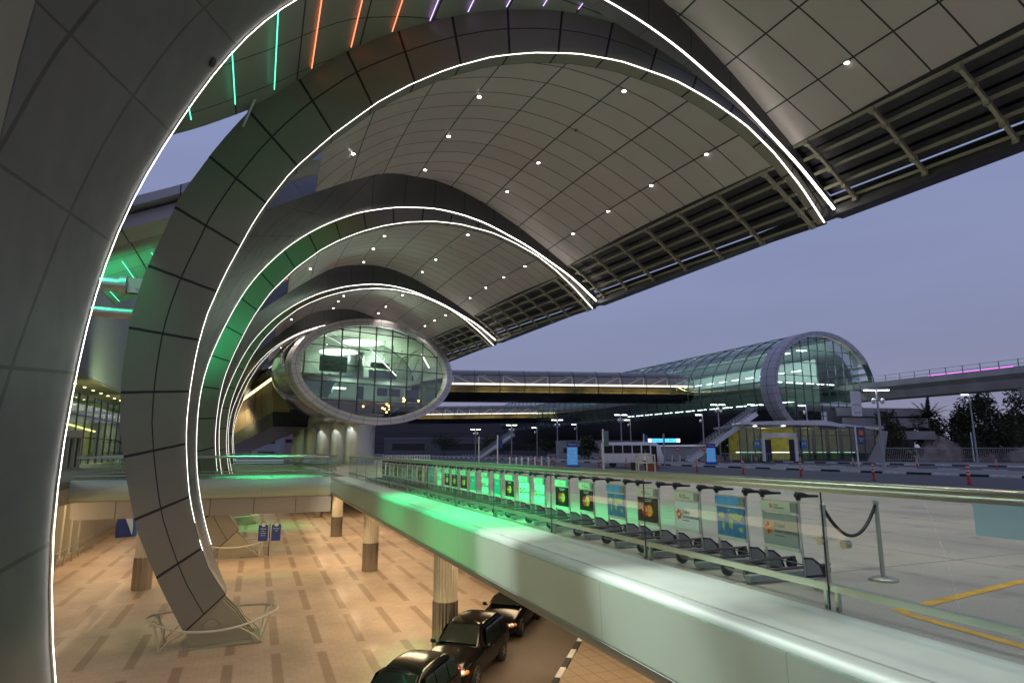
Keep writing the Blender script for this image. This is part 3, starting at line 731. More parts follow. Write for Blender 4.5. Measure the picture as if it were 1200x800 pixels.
def trolley(kind):
    root = thing('luggage_trolley', 'x', 'luggage trolley')
    def fr():
        mb = MB()
        for s in (-1, 1):
            mb.tube([(.02,s*.34,.04),(-.01,s*.34,.6),(0,s*.34,1.06)], .019, 8)
            if False: mb.tube([(-.86,s*.20,.12),(-.5,s*.27,.14),(.0,s*.33,.15),(.5,s*.31,.16)], .02, 8)
        mb.bar((0,-.34,1.0), (0,.34,1.0), .025, .025); mb.bar((0,-.34,.845), (0,.34,.845), .02, .02); mb.bar((0,-.34,.36), (0,.34,.36), .02, .02)
        return mb
    part_from('tf', 'frame', fr, M_frame, root, True)
    def bf():
        mb = MB()
        for s in (-1, 1): mb.tube([(-.86,s*.20,.12),(-.5,s*.27,.14),(.0,s*.33,.15),(.5,s*.31,.16)], .02, 8)
        mb.tube([(-.86,-.20,.12),(-.93,0,.12),(-.86,.20,.12)], .02, 8)
        for x in (-.7,-.45,-.2,.2): mb.bar((x,-.25,.14), (x,.25,.14), .03, .012)
        return mb
    part_from('tbf', 'base_frame', bf, M_baseframe_shaded, root, True)
    def bumper():
        mb = MB(); mb.box((-.48,-.33,.07), (.92,.10,.075)); return mb
    part_from('tb', 'bumper', bumper, M_guard, root)
    for s in (-1, 1):
        def hd(s=s):
            mb = MB(); mb.tube([(0,s*.34,1.03),(0,s*.34,1.085)], .033, 10)
            mb.tube([(-.05,s*.34,1.085),(-.02,s*.34,1.10),(.06,s*.34-.02,1.10),(.13,s*.34-.05,1.088),(.26,s*.34-.09,1.085)], [.026,.048,.040,.022,.017], 10)
            return mb
        part_from('th%d' % s, 'handle', hd, M_black, root, True)
        def gd(s=s):
            mb = MB(); y = s*.36-.01
            poly = [(.02,y,.03),(.02,y,.26),(.14,y,.245),(.25,y,.16),(.31,y,.03)]
            mb.prism(poly, (0,.02,0), 0); mb.tube([V(p)+V((0,.01,0)) for p in [(.0,y,.27),(.15,y,.255),(.27,y,.17),(.33,y,.03)]], .016, 6, mi=1)
            mb.bar((.33,y+.01,.03), (.02,y+.01,.03), .03, .03, mi=1); return mb
        part_from('tg%d' % s, 'side_guard', gd, [M_guard, M_black], root)
    for x, y, r in ((-.80,.22,.10),(-.80,-.22,.10),(.42,.30,.085),(.42,-.30,.085)):
        def cs(x=x, y=y, r=r):
            mb = MB(); mb.cyl((x,y-.022,r), (x,y+.022,r), r, 18, 0); mb.cyl((x,y-.025,r), (x,y+.025,r), r*.5, 14, 1); mb.box((x+.02,y,r*1.5), (.06,.075,r*.6), mi=1); return mb
        part_from('tc%.2f%.2f' % (x, y), 'castor', cs, [M_rubber, M_dark], root, True)
    mh = M_headb if kind == 'map' else M_head
    def hb():
        mb = MB(); mb.box((-.02,.06,.925), (.045,.56,.125)); mb.box((-.02,-.28,.925), (.05,.115,.12), mi=1); return mb
    part_from('hb'+mh.name, 'header_box', hb, [mh, M_guard], root)
    mbd = {'grey': M_bgrey, 'white': M_bwhite, 'circles': M_bblack, 'map': M_sea, 'teal': M_bteal}[kind]
    def bd():
        mb = MB(); mb.box((-.02,0,.605), (.02,.63,.44))
        if kind == 'map':
            for cy, cz, ry, rz in ((.20,.69,.07,.05),(.17,.54,.035,.075),(-.02,.71,.06,.035),(-.01,.58,.05,.08),(-.16,.69,.11,.06),(-.23,.51,.045,.035),(.03,.78,.03,.018)):
                pts = []
                for k in range(11):
                    a = 2*PI*k/11; j = 1+.28*math.sin(k*2.3+cy*40); pts.append((-.031, cy-ry*j*math.cos(a), cz+rz*j*math.sin(a)))
                mb.prism(pts, (-.0015,0,0), mi=1)
        return mb
    ob = part_from('bd'+kind, 'advert_board', bd, [mbd, M_land], root)
    def strip_():
        mb = MB(); mb.box((-.02,0,.36), (.03,.64,.05)); mb.box((-.02,0,.852), (.03,.64,.02)); return mb
    part_from('st', 'board_trim', strip_, M_head, root)
    if kind in ('grey', 'white'):
        part_from('fl', 'emblem', lambda: (lambda m_: (flower(m_, (-.031,.215,.61), .095), m_)[1])(MB()), [M_org, M_amb, M_red], root)
        text(root, 'Dubai', .085, M_txt, TM(.11,.66,-.033), 'LEFT'); text(root, 'International', .085, M_txt, TM(.11,.585,-.033), 'LEFT')
        text(root, 'Dubai Airports', .03, M_txt, TM(.11,.52,-.033), 'LEFT')
    if kind == 'circles':
        def ci():
            mb = MB(); disc(mb, (-.031,.065,.59), .105, 0); disc(mb, (-.031,-.065,.59), .105, 1); 
            c = [(-.0335,.0+.033*math.cos(a)*1.0,.59+.08*math.sin(a)) for a in [2*PI*k/20 for k in range(20)]]; mb.prism(c, (-.001,0,0), mi=2); return mb
        part_from('ci', 'emblem', ci, [M_red, M_amb, M_mix], root)
        text(root, 'MasterCard', .052, M_txtw, TM(0,.59,-.0375)); text(root, 'There are some things', .03, M_txtw, TM(-.02,.795,-.033)); text(root, 'money can\'t buy', .03, M_txtw, TM(-.02,.765,-.033))
    if kind == 'teal':
        text(root, 'World', .08, M_txtw, TM(0,.70,-.033))
    if mh is M_head:
        part_from('fh', 'header_emblem', lambda: (lambda m_: (flower(m_, (-.0435,.14,.925), .035), m_)[1])(MB()), [M_org, M_amb, M_red], root)
        text(root, 'Dubai', .036, M_txt, TM(.08,.942,-.0455), 'LEFT'); text(root, 'International', .036, M_txt, TM(.08,.905,-.0455), 'LEFT')
    return root
kinds = ['grey','map','white','circles','map','circles','circles','white','white','circles','teal','white','teal','circles','circles','circles','white','map','grey','circles','white','teal','white','grey','circles','white','teal','circles']
ktext = {'grey':'grey board with a flower emblem','white':'pale board with a flower emblem','map':'blue world map board','circles':'black board with red and amber circles','teal':'plain teal board'}
ys = [6.91,7.93,9.0,10.13,11.25,12.5,13.75,15.0]
while len(ys) < len(kinds): ys.append(ys[-1]+1.08)
protos = {}; cnt = {}
for i, (kd, y) in enumerate(zip(kinds, ys)):
    if kd in protos: r = copy_tree(protos[kd])
    else: r = protos[kd] = trolley(kd)
    r.location = (6.98+random.uniform(-.03,.03), y, 0); r.rotation_euler = (0,0,math.radians(random.uniform(-2.5,2.5)))
    c = cnt.get(kd, 0); cnt[kd] = c+1
    props(r, 'trolley with %s, %s such in the row' % (ktext[kd], ORD[c]), 'luggage trolley', 'luggage trolleys lined up behind the glass balustrade')

# ------------------------------------------------------------------ rope stanchions
def stanchion():
    root = thing('rope_stanchion', 'x', 'stanchion')
    MB().lathe([(.175,0),(.175,.025),(.12,.05),(.04,.06)], n=28).build('base', M_steel, root, True)
    MB().lathe([(.028,.06),(.028,.98),(.036,.99),(.036,1.03),(.02,1.05)], n=16).build('post', M_steel, root, True)
    return root
s0 = stanchion(); sp_ = [((6.68,5.93),'steel rope stanchion next to the nearest luggage trolley'),((7.86,6.1),'steel rope stanchion on the right end of the black rope')]
for i, ((x, y), lb) in enumerate(sp_):
    r = s0 if i == 0 else copy_tree(s0); r.location = (x, y, 0); props(r, lb, 'stanchion', 'rope stanchions on the forecourt')
pts = []
for k in range(21):
    t = k/20; pts.append((6.70+1.14*t, 5.93+.17*t, .97-.42*4*t*(1-t)*(.85+.3*t*0)))
props(MB().tube(pts, .022, 8).build('barrier_rope', M_black, None, True), 'black sagging rope hung between two steel stanchions', 'rope')
props(MB().box((5.795,3.2,1.12), (.008,.75,.27)).build('glass_notice', mat('notice_film', (.42,.66,.62), .5)), 'pale turquoise notice sheet fixed on the balustrade glass at right edge', 'notice')
# ------------------------------------------------------------------ camera frame (used to read distances off the survey of the photograph)
f_, HY, VX, CZ = 720.0, 528.0, 300.0, 1.7
pit = math.atan((HY-400)/f_); fw = math.cos(pit)-math.sin(pit)*((400-HY)/f_); phi = math.atan(((600-VX)/f_)/fw)
CF = V((math.sin(phi)*math.cos(pit), math.cos(phi)*math.cos(pit), math.sin(pit))); CR = V((math.cos(phi), -math.sin(phi), 0)); CU = CR.cross(CF)
CAM = V((0,0,CZ))
def wp(x, y, D): return CAM+(CF+CR*((x-600)/f_)+CU*((400-y)/f_))*D
def wz(x, y, z):
    d = CF+CR*((x-600)/f_)+CU*((400-y)/f_); return CAM+d*((z-CZ)/d.z)
cam = bpy.data.cameras.new('camera'); cam.lens = 36*f_/1200; cam.sensor_width = 36; cam.clip_end = 9000; cam.clip_start = .05
co = link(bpy.data.objects.new('camera', cam)); Mc = Matrix((CR, CU, -CF)).transposed().to_4x4(); Mc.translation = CAM; co.matrix_world = Mc
scene.camera = co

# ------------------------------------------------------------------ cars on the lower road
M_paint = mat('car_paint_black', (.0035,.0035,.004), .16, .0, 0, spec=.32)
M_cglass = mat('car_glass', (.012,.018,.016), .05, 0, .5)
M_rim = mat('rim_alloy', (.35,.35,.36), .3, .9)
M_head_l = mat('headlight_clear', (.75,.78,.78), .12, .3); M_ind = mat('indicator_amber', (.75,.20,.03), .2); M_tail = mat('tail_red', (.35,.01,.01), .2)
SUV = [(-2.40,.40,.60,.70,.62,.46),(-2.33,.30,.72,.84,.80,.64),(-2.1,.25,.82,.94,.88,.74),(-1.6,.24,.90,1.02,.93,.80),(-1.02,.24,.95,1.09,.945,.82),(-.88,.24,.97,1.13,.945,.80),(-.5,.24,.98,1.42,.945,.72),(-.12,.24,.99,1.65,.945,.65),
       (.4,.24,1.0,1.72,.945,.67),(1.3,.24,1.01,1.71,.945,.67),(1.85,.25,1.02,1.65,.93,.65),(2.1,.27,1.02,1.42,.92,.68),(2.3,.32,1.0,1.12,.88,.74),(2.4,.42,.85,.95,.80,.68)]
SED = [(-2.42,.36,.54,.62,.60,.46),(-2.35,.27,.64,.74,.78,.62),(-2.1,.22,.72,.83,.87,.73),(-1.6,.21,.79,.91,.91,.79),(-1.02,.21,.84,.97,.92,.80),(-.85,.21,.86,1.0,.92,.78),(-.4,.21,.88,1.27,.92,.68),(0,.21,.89,1.42,.92,.61),
       (.5,.21,.90,1.46,.92,.62),(1.05,.21,.91,1.42,.92,.61),(1.5,.22,.92,1.22,.91,.64),(1.8,.23,.92,1.05,.90,.70),(2.2,.27,.90,1.02,.87,.74),(2.38,.32,.80,.94,.80,.70),(2.44,.42,.66,.74,.74,.6)]
def car(label, st, loc, heading, suv):
    root = thing('parked_car', label, 'car', loc, heading, 'black cars waiting on the lower road')    # local -y is the nose
    mb = MB(); rows = []
    for y, zb, zs, zt, w, wt in st:
        h = [(0,zb),(w*.82,zb),(w*.97,zb+.10),(w,zb+(zs-zb)*.55),(w*.985,zs),(wt+(w-wt)*.22,zs+(zt-zs)*.45 if zt-zs > .2 else zs+.05),(wt,zt-.05),(wt*.86,zt-.01),(0,zt+.02)]
        rows.append([V((x,y,z)) for x, z in h]+[V((-x,y,z)) for x, z in h[-2:0:-1]])
    rows = [r+[r[0]] for r in rows]
    mb.grid(rows, flip=True); mb.add(rows[0][:-1], [tuple(range(16))]); mb.add(rows[-1][:-1], [tuple(range(16))[::-1]])
    body = mb.build('body', M_paint, root, True)
    md = body.modifiers.new('sub', 'SUBSURF'); md.levels = 2; md.render_levels = 2
    top = 1.72 if suv else 1.46; sh = 1.0 if suv else .90
    # glazing set just proud of the body
    ws = [(-.68,-.84,sh+.16),(.68,-.84,sh+.16),(.56,-.16,top-.14),(-.56,-.16,top-.14)]
    mb = MB(); mb.add([V(p)+V((0,-.045,.03)) for p in ws]+[V(p)+V((0,.05,-.05)) for p in ws], [(0,1,2,3),(0,4,5,1),(1,5,6,2),(2,6,7,3),(3,7,4,0)]); mb.build('windscreen', M_cglass, root)
    for s in (-1, 1):
        for a, b in (((-.42,.36),(.42,1.12)) if not suv else ((-.42,.40),(.46,1.22),(1.28,1.85))):
            z1 = top-.20; x0, x1 = s*.905, s*.745
            if suv: x0, x1 = s*.915, s*.765
            k = .28 if a < 0 else 0; e = .22 if b > 1.0 and not suv else .0
            mb = MB(); mb.prism([(x0,a,sh+.07),(x0,b,sh+.07),(x1,b-e,z1),(x1,a+k,z1)], (s*.012,0,.004)); mb.build('side_window', M_cglass, root)
        mb = MB(); mb.ball((s*1.04,-.62,sh+.10), (.11,.07,.08), 12); mb.bar((s*.88,-.60,sh+.04), (s*1.0,-.62,sh+.08), .05,.04); mb.build('wing_mirror', M_paint, root, True)
        z0 = .64 if suv else .56
        mb = MB(); mb.ball((s*.66,-2.22,z0+.06), (.19,.17,.095), 14, 0); mb.ball((s*.82,-2.12,z0+.06), (.09,.15,.075), 10, 1); mb.build('headlight', [M_head_l, M_ind], root, True)
        mb = MB(); mb.ball((s*.78,2.26,sh-.06), (.10,.10,.17 if suv else .08), 10); mb.build('tail_light', M_tail, root, True)
        if suv: MB().tube([(s*.58,.0,1.58),(s*.59,.12,1.66),(s*.59,1.5,1.65),(s*.58,1.7,1.56)], .02, 6).build('roof_rail', M_alu, root)
        for y in (-1.42, 1.40):
            w = MB(); w.lathe([(.20,-.115),(.33,-.115),(.355,-.06),(.355,.06),(.33,.115),(.20,.115)], n=26)
            r = w.build('wheel', M_rubber, root, True); r.rotation_euler = (0, PI/2*s, 0); r.location = (s*.84, y, .355)
            q = MB(); q.lathe([(.225,.09),(.225,.112),(.20,.10),(.07,.10),(.06,.118)], n=22)
            for k in range(7): q.bar((.05*math.cos(k*.9),.05*math.sin(k*.9),.112), (.21*math.cos(k*.9),.21*math.sin(k*.9),.106), .045, .02)
            q.build('rim', M_rim, r)
    mb = MB(); mb.box((0,-2.40,.56 if suv else .48), (.74,.05,.16)); mb.build('grille', M_dark, root)
    mb = MB(); mb.box((0,-2.435,.40 if suv else .36), (.52,.02,.11)); mb.build('number_plate', M_white, root)
    return root
hd = math.atan2(.635, .772)
def cpos(fx, fy):
    dv = V((.635,.772,0)); pv = V((-.772,.635,0)); return V((fx,fy,0))+dv*1.42+pv*.86+V((0,0,-5.996))
car('black estate car nearest the bottom edge, only its roof in view', SUV, cpos(4.0,16.8), -hd, True)
car('black estate car with roof rails in the middle of the waiting line', SUV, cpos(7.2,20.75), -hd, True)
car('black sedan farthest back, half hidden under the metal fascia', SED, cpos(10.85,25.5), -hd, False)

# ------------------------------------------------------------------ signs and doors on the plaza
M_blue = mat('sign_blue', (.015,.045,.24), .4); M_bluel = mat('sign_blue_bright', (.03,.20,.62), .4)
root = thing('plaza_sign', 'pair of dark blue notice panels on one thin pole standing on the plaza', 'sign', (1.35, 51.0, -6), math.radians(-8)); root.scale = (.58,.58,.58)
MB().cyl((0,0,0), (0,0,4.05), .07, 10).build('pole', M_dark, root)
for s, bw in ((-1,1.18),(1,1.12)):
    mb = MB(); mb.box((s*.78,-.02,2.9), (bw,.06,2.0)); mb.lathe([(.34,-.03),(.34,.03)], (0,0,0), 24)
    n_ = len(mb.v)-48
    for k in range(n_, len(mb.v)):
        x, y, z = mb.v[k]; mb.v[k] = (s*.78+x, -.02+z, 3.95+y)
    b = mb.build('panel', M_blue, root)
    R_ = frame((1,0,0), (0,0,1), (s*.78,-.056,3.95))
    m2 = MB(); m2.lathe([(.27,0),(.27,.004),(.22,.004),(.22,0)], n=28); o = m2.build('ring_emblem', M_txtw, root); o.matrix_local = R_
    text(root, 'T3', .24, M_txtw, frame((1,0,0),(0,0,1),(s*.78,-.06,3.95)))
    for k, ln in enumerate(('Meeting', 'Point', 'Arrivals', 'Exit 2') if s < 0 else ('Car Park', 'Taxi')):
        text(root, ln, .2, M_txtw, frame((1,0,0),(0,0,1),(s*.78,-.056,3.42-.27*k)))
root = thing('info_stand', 'rounded blue and white stand under the cross bridge at left', 'sign', (*wz(145,629,-6).xy, -6), math.radians(20)); root.scale = (.75,.75,.75)
mb = MB(); pr = [(-.9,0),(.9,0),(.95,1.2),(.8,2.3),(.3,2.75),(-.3,2.75),(-.8,2.3),(-.95,1.2)]
mb.prism([(x,-.12,z) for x, z in pr], (0,.24,0)); mb.build('panel', M_blue, root)
mb = MB(); mb.prism([(x*.8+.1,-.14,z*.85+.15) for x, z in pr[1:6]], (0,.015,0)); mb.build('graphic', mat('graphic_pale', (.55,.68,.85), .4), root)
mb = MB(); mb.prism([(x*.9+1.7,.3,z*.95) for x, z in pr], (0,.2,0)); mb.build('side_panel', M_bluel, root)

# ------------------------------------------------------------------ terminal front at the left
M_stone = panel('terminal_stone', (.34,.33,.27), .6, 0, .004, .006, .12, .16, 'Object', (0,.45,.9))
M_tsoff = mat('terminal_soffit', (.13,.10,.06), .45, .2, noise=.1)
M_tglass = glass('terminal_glass', (.62,.74,.62), .04, .8, 0, .04)
M_warm = em('warm_lamp', (1,.80,.45), 12); M_warmd = em('warm_ceiling_panel', (1,.88,.62), 5)
M_wall_in = mat('interior_wall', (.42,.42,.30), .6)
troot = thing('terminal_building', 'stone and glass terminal front glimpsed between the two canopy legs', 'building', (-16, 30, 0))
T = lambda x, y, z: V((x+16, y-30, z))
def P(name, mt, *boxes, smooth=False):
    mb = MB()
    for a, b in boxes:
        a, b = T(*a), T(*b); mb.box((a+b)/2, (abs(b.x-a.x), abs(b.y-a.y), abs(b.z-a.z)))
    return mb.build(name, mt, troot, smooth)
P('stone_wall', M_stone, ((-17,12,9.0),(-16,182,23)))
P('soffit', M_tsoff, ((-21,12,8.75),(-16.02,182,8.98)))
P('floor', M_pave, ((-40,12,-.4),(-9.7,182,-.03)))
P('back_wall', M_wall_in, ((-30.5,12,0),(-30,182,8.7)))
P('ceiling', mat('interior_ceiling', (.5,.5,.4), .6), ((-30,12,8.2),(-21.1,182,8.3)))
for k in range(40):
    y = 22+4*k; P('glazing', M_tglass, ((-20.52,y+.06,0),(-20.48,y+3.94,8.7)))
    P('mullion', M_dark, ((-20.62,y-.06,0),(-20.40,y+.06,8.7)))
P('transom', M_dark, ((-20.6,22,3.3),(-20.42,182,3.42)), ((-20.6,22,6.0),(-20.42,182,6.1)))
for k in range(20):
    y = 26+4*k
    mb = MB(); c = T(-18.3, y, 8.73); mb.lathe([(.14,-.02),(.14,.01)], c, 12); mb.build('downlight', M_warm, troot)
    mb = MB(); mb.box(T(-24.5, y+1.5, 8.12), (2.2,.5,.06)); mb.build('ceiling_lamp', M_warmd, troot)
P('door_block', mat('door_block_stone', (.50,.47,.36), .5), ((-19.6,62,3.0),(-16.6,76,3.7)), *[((-17.1,62+2.33*k,0),(-16.7,62.6+2.33*k,3.0)) for k in range(7)])
for k in range(6): P('door', M_dark, ((-17.0,62.75+2.33*k,.05),(-16.9,64.2+2.33*k,2.9)))
P('lit_counter', em('counter_glow', (1,.75,.2), 3.0), ((-22.6,78,.9),(-22.2,92,1.25)), ((-24,80,2.0),(-23.6,92,2.15)))
P('lower_wall', mat('lower_wall_stone', (.46,.40,.30), .5, noise=.08), ((-13.5,12,-6),(-13.0,47.6,-1.3)), ((-13.5,62,-6),(-13,110,-1.3)), ((-13.5,47.6,-2.2),(-13,62,-1.3)))
M_doorred = mat('door_poster', (.22,.03,.025), .4, noise=.6, nscale=2)
for k in range(6):
    y = 47.8+2.4*k
    P('pilaster', M_cream, ((-13.3,y,-6),(-12.6,y+.5,-2.2)))
    P('lower_door', M_dark, ((-13.2,y+.6,-5.98),(-13.1,y+2.3,-2.3)))
    P('poster', M_doorred, ((-13.09,y+.95,-4.6),(-13.05,y+1.95,-2.8)))
P('ledge_soffit', mat('ledge_soffit', (.40,.34,.25), .5), ((-13.6,12,-1.29),(-9.7,106,-.42)))
# queue rail in front of the lower doors
mb = MB()
for k in range(7): mb.cyl((-11.6,48+2*k,-6), (-11.6,48+2*k,-4.9), .04, 8)
mb.cyl((-11.6,48,-4.92), (-11.6,60,-4.92), .035, 8); mb.cyl((-11.6,48,-5.4), (-11.6,60,-5.4), .025, 8)
props(mb.build('door_railing', M_steel), 'steel railing in front of the lower terminal doors at left', 'railing')
balustrade('glass balustrade along the terminal front near the lit doors', (-9.75,50.5), (-9.75,86), 3.5)
ld = bpy.data.lights.new('roof_green_light', 'SPOT'); ld.energy = 3600; ld.color = (.03,1,.35); ld.spot_size = math.radians(110); ld.spot_blend = .8
o = link(bpy.data.objects.new('roof_green_light', ld)); o.location = (-8.5, 40, 6.5); o.rotation_euler = (V((-8,48,14.0))-o.location).to_track_quat('-Z','Y').to_euler()
# warm lamps of the terminal front and the lower level (mounted on the soffits)
def area(name, loc, tgt, sx, sy, e, col=(1,.72,.42)):
    ld = bpy.data.lights.new(name, 'AREA'); ld.shape = 'RECTANGLE'; ld.size = sx; ld.size_y = sy; ld.energy = e; ld.color = col
    o = link(bpy.data.objects.new(name, ld)); o.location = loc; o.rotation_euler = (V(tgt)-V(loc)).to_track_quat('-Z','Y').to_euler(); return o
for y in (4, 18, 32, 46, 60, 76):
    area('arrivals_soffit_light', (7.4, y, -1.35), (4.0, y, -6), 10, 1.2, 520)
    area('arrivals_soffit_light', (-10.6, y+6, -1.45), (-5.5, y+6, -6), 10, 1.2, 270)
    area('road_soffit_light', (13.5, y, -1.35), (13.0, y, -6), 8, 1.0, 190)
for y in (46.3, 90): area('bridge_underside_light', (-2.4, y, -2.35), (-2.4, y, -6), 11, 4, 400)
for y in (30, 50, 70, 88): area('terminal_interior_light', (-25, y, 8.0), (-25, y, 0), 6, 14, 2200, (1,.86,.58))
area('lower_door_light', (-9.9, 54, -1.5), (-13, 54, -5), 12, .8, 300)
for y in (110, 135, 160): area('terminal_interior_light', (-25, y, 8.0), (-25, y, 0), 6, 14, 2200, (1,.86,.58))
for y in (64, 80): area('terminal_soffit_light', (-18.3, y, 8.6), (-17.5, y, 0), 2, 10, 180, (1,.85,.55))
for y in (74, 92, 112):
    ld = bpy.data.lights.new('stone_wall_wash', 'SPOT'); ld.energy = 9000; ld.color = (.72,1,.50); ld.spot_size = math.radians(100); ld.spot_blend = .8
    o = link(bpy.data.objects.new('stone_wall_wash', ld)); o.location = (-10.5, y, 3); o.rotation_euler = (V((-16,y+8,15))-o.location).to_track_quat('-Z','Y').to_euler()
SPK = bpy.data.lights.new('arrivals_downlight', 'SPOT'); SPK.energy = 330; SPK.spot_size = math.radians(95); SPK.spot_blend = .5; SPK.color = (1,.78,.5); SPK.shadow_soft_size = .1
for x in (5.9, 8.8, 12.0):
    for y in range(10, 74, 6):
        o = link(bpy.data.objects.new('arrivals_downlight', SPK)); o.location = (x, y+(x*1.7 % 3), -1.32)
# ------------------------------------------------------------------ oval glass front of the footbridge building
M_ring = panel('ring_cladding', (.70,.69,.72), .4, .3, .012, .02, .06)
M_oglass = glass('oval_glass', (.78,.88,.82), .04, 1.0, 0, .10)
M_mull = mat('mullion_grey_green', (.10,.13,.11), .4, .4)
M_cove = em('ceiling_cove', (.92,1,.90), 2.2)
M_int = mat('oval_interior', (.50,.55,.47), .6)
M_orange_l = em('orange_lamp', (1,.42,.12), 14)
TH = math.radians(17.1); Tg = V((math.cos(TH), math.sin(TH), 0)); Bk = V((-math.sin(TH), math.cos(TH), 0))
oc = V((13.65, 77.25, 11.5)); AW, AH = 11.05, 6.62
root = thing('oval_building', 'oval glass fronted building end raised on round steel drums', 'building', (oc.x, oc.y, 0), TH)
O = lambda u, d, z: V((u, d, z+oc.z))            # local: x across, y back, z up
NE = 72
def ell(a, b, d): return [O(a*math.cos(2*PI*k/NE), d, b*math.sin(2*PI*k/NE)) for k in range(NE+1)]
m = MB(); loops = [ell(AW,AH,2.2), ell(AW,AH,0), ell(AW-.95,AH-.88,-.12), ell(AW-.95,AH-.88,.9)]
U = [[k/2.0 for k in range(NE+1)] for _ in loops]; W = [[j+.5]*(NE+1) for j in range(4)]
m.grid(loops, U, W); m.build('ring_frame', M_ring, root, True)
a, b = AW-.95, AH-.88
m = MB(); pts = ell(a, b, .55)[:-1]; m.add(pts, [tuple(range(NE))]); m.build('glazing', M_oglass, root)
m = MB()
for i in range(-4, 5):
    u = i*2.28-.3
    if abs(u) < a-.2:
        h = b*math.sqrt(1-(u/a)**2); m.box(O(u,.50,0), (.12,.16,2*h))
for i in range(-2, 3):
    z = i*2.15+.5
    if abs(z) < b-.2:
        w = a*math.sqrt(1-(z/b)**2); m.box(O(0,.52,z), (2*w,.10,.11))
m.build('mullion_grid', M_mull, root)
m = MB(); m.grid([ell(AW-.1,AH-.1,d) for d in (2.2, 4.5, 7)]+[ell(AW*.93,AH*.93,9.2), ell(AW*.5,AH*.5,9.9), ell(.1,.1,10)]); m.build('hull', M_chrome, root, True)
m = MB(); m.grid([[O(x,d,z) for x, z in ((-6.8,2),(-7.2,-2.5),(-5.5,-5.0),(-2,-6.1),(3,-6.1),(6,-4.5),(7,-2),(6.5,2),(-6.8,2))] for d in (10.3,20,30)]); m.build('rear_body', M_chrome, root, True)
m = MB(); lo = [ell(a-.1,b-.1,d)[0:NE//2+1] for d in (.9, 4, 7, 8.6)]; m.grid(lo, flip=True); m.build('inner_ceiling', M_int, root, True)
m = MB(); m.add(ell(a*.97,b*.97,8.6)[:-1], [tuple(range(NE))]); m.build('back_wall', mat('oval_back_wall', (.30,.36,.31), .5, noise=.2, nscale=.4), root)
m = MB(); m.box(O(-1,5.6,-.75), (2*a-4,7.4,.3)); m.box(O(0,5.6,-3.6), (2*a-5,7.4,.3)); m.build('floor_slab', M_int, root)
m = MB()
for cx, cz, rx in ((.2,4.35,2.7),(-3.1,2.75,2.4)):
    c = O(cx, 5.5, cz); n = 28; m.prism([c+V((rx*math.cos(2*PI*k/n), 2.6*math.sin(2*PI*k/n), 0)) for k in range(n)], (0,0,.12))
m.build('ceiling_cove', M_cove, root)
m = MB(); m.cyl(O(-.2,7,-.6), O(-.2,7,3.2), 1.35, 20); m.build('lift_shaft', mat('lift_shaft_grey', (.12,.15,.14), .3, .4), root, True)
m = MB(); m.box(O(-3.9,5,1.15), (3.6,.3,2.0)); m.box(O(2.6,5,1.5), (2.6,.3,.75)); m.box(O(3.6,6,.3), (4,.3,1.4)); m.build('hanging_screen', mat('screen_dark', (.05,.09,.08), .3), root)
m = MB(); m.bar(O(-5.5,4,-3.4), O(-2.2,9,-.7), 1.2, .3); m.bar(O(-6.2,3.5,-2.6), O(-2.9,8.5,.2), .1, .6); m.bar(O(-4.7,3.5,-2.6), O(-1.4,8.5,.2), .1, .6); m.build('inner_stair', mat('stair_green', (.08,.24,.14), .4), root)
m = MB(); m.box(O(-3.4,4,-2.0), (1.6,.5,.22)); m.build('ceiling_lamp', M_cove, root)
m = MB()
for k in range(6): m.bar(O(2.5+1.3*k,3.5,4.6-.5*k), O(5.3+1.0*k,9,1.2-.3*k), .14, .2)
for k in range(5): m.bar(O(3.0+1.1*k,4+k,1.2), O(7.6,3+k*1.5,4.0-.6*k), .12, .16)
m.build('roof_truss', mat('truss_pale', (.45,.47,.36), .5), root)
MB().bar(O(7.4,2.2,3.2), O(8.9,2.6,1.5), .09,.09).build('light_strip', M_led_thin, root)
MB().bar(O(.2,3,3.2), O(4.6,4,.2), .07,.07).build('light_strip', M_led_thin, root)
m = MB()
for u, z in ((2.3,-3.9),(2.0,-4.5),(2.7,-4.5),(2.3,-4.9),(2.6,-4.1),(1.7,-4.4),(4.7,-3.4),(4.7,-3.0),(4.9,-3.2),(7.0,-3.2),(-1.0,-4.3)):
    m.ball(O(u,2.0,z), .13, 8)
m.build('hanging_lamp', M_orange_l, root)
m = MB()
for u, w in ((1.2,1.5),(3.0,1.6),(5.6,2.1)): m.box(O(u+.9,3,-2.25), (w,.08,1.0))
m.box(O(-1.0,3,-2.9), (.9,.08,2.4)); m.build('dark_window', mat('inner_window_dark', (.02,.05,.06), .15), root)
for u, d in ((-3,6),(4,7)):
    ld = bpy.data.lights.new('oval_interior_light', 'POINT'); ld.energy = 640; ld.color = (.85,1,.86); ld.shadow_soft_size = .6
    o = link(bpy.data.objects.new('oval_interior_light', ld)); o.parent = root; o.location = O(u,d,2.6)
for u, d in ((-2,5),(4,5)):
    ld = bpy.data.lights.new('oval_interior_light', 'POINT'); ld.energy = 110; ld.color = (.75,1,.9); ld.shadow_soft_size = .6
    o = link(bpy.data.objects.new('oval_interior_light', ld)); o.parent = root; o.location = O(u,d,-2.0)
for k in range(5):
    m = MB(); c = V((-.8+.25*k, 3.0+5.4*k, 0)); r = 1.85 if k == 0 else 1.6
    zt = oc.z-AH*math.sqrt(max(0.05,1-(c.x/AW)**2))+.9
    m.lathe([(r,0),(r,zt-1.3),(r*1.05,zt-.8),(r*1.25,zt-.2),(r*1.6,zt+.4)], c, 40); m.build('support_drum', M_drum if k else M_drum, root, True) if False else m.build('support_drum', M_alu, root, True)
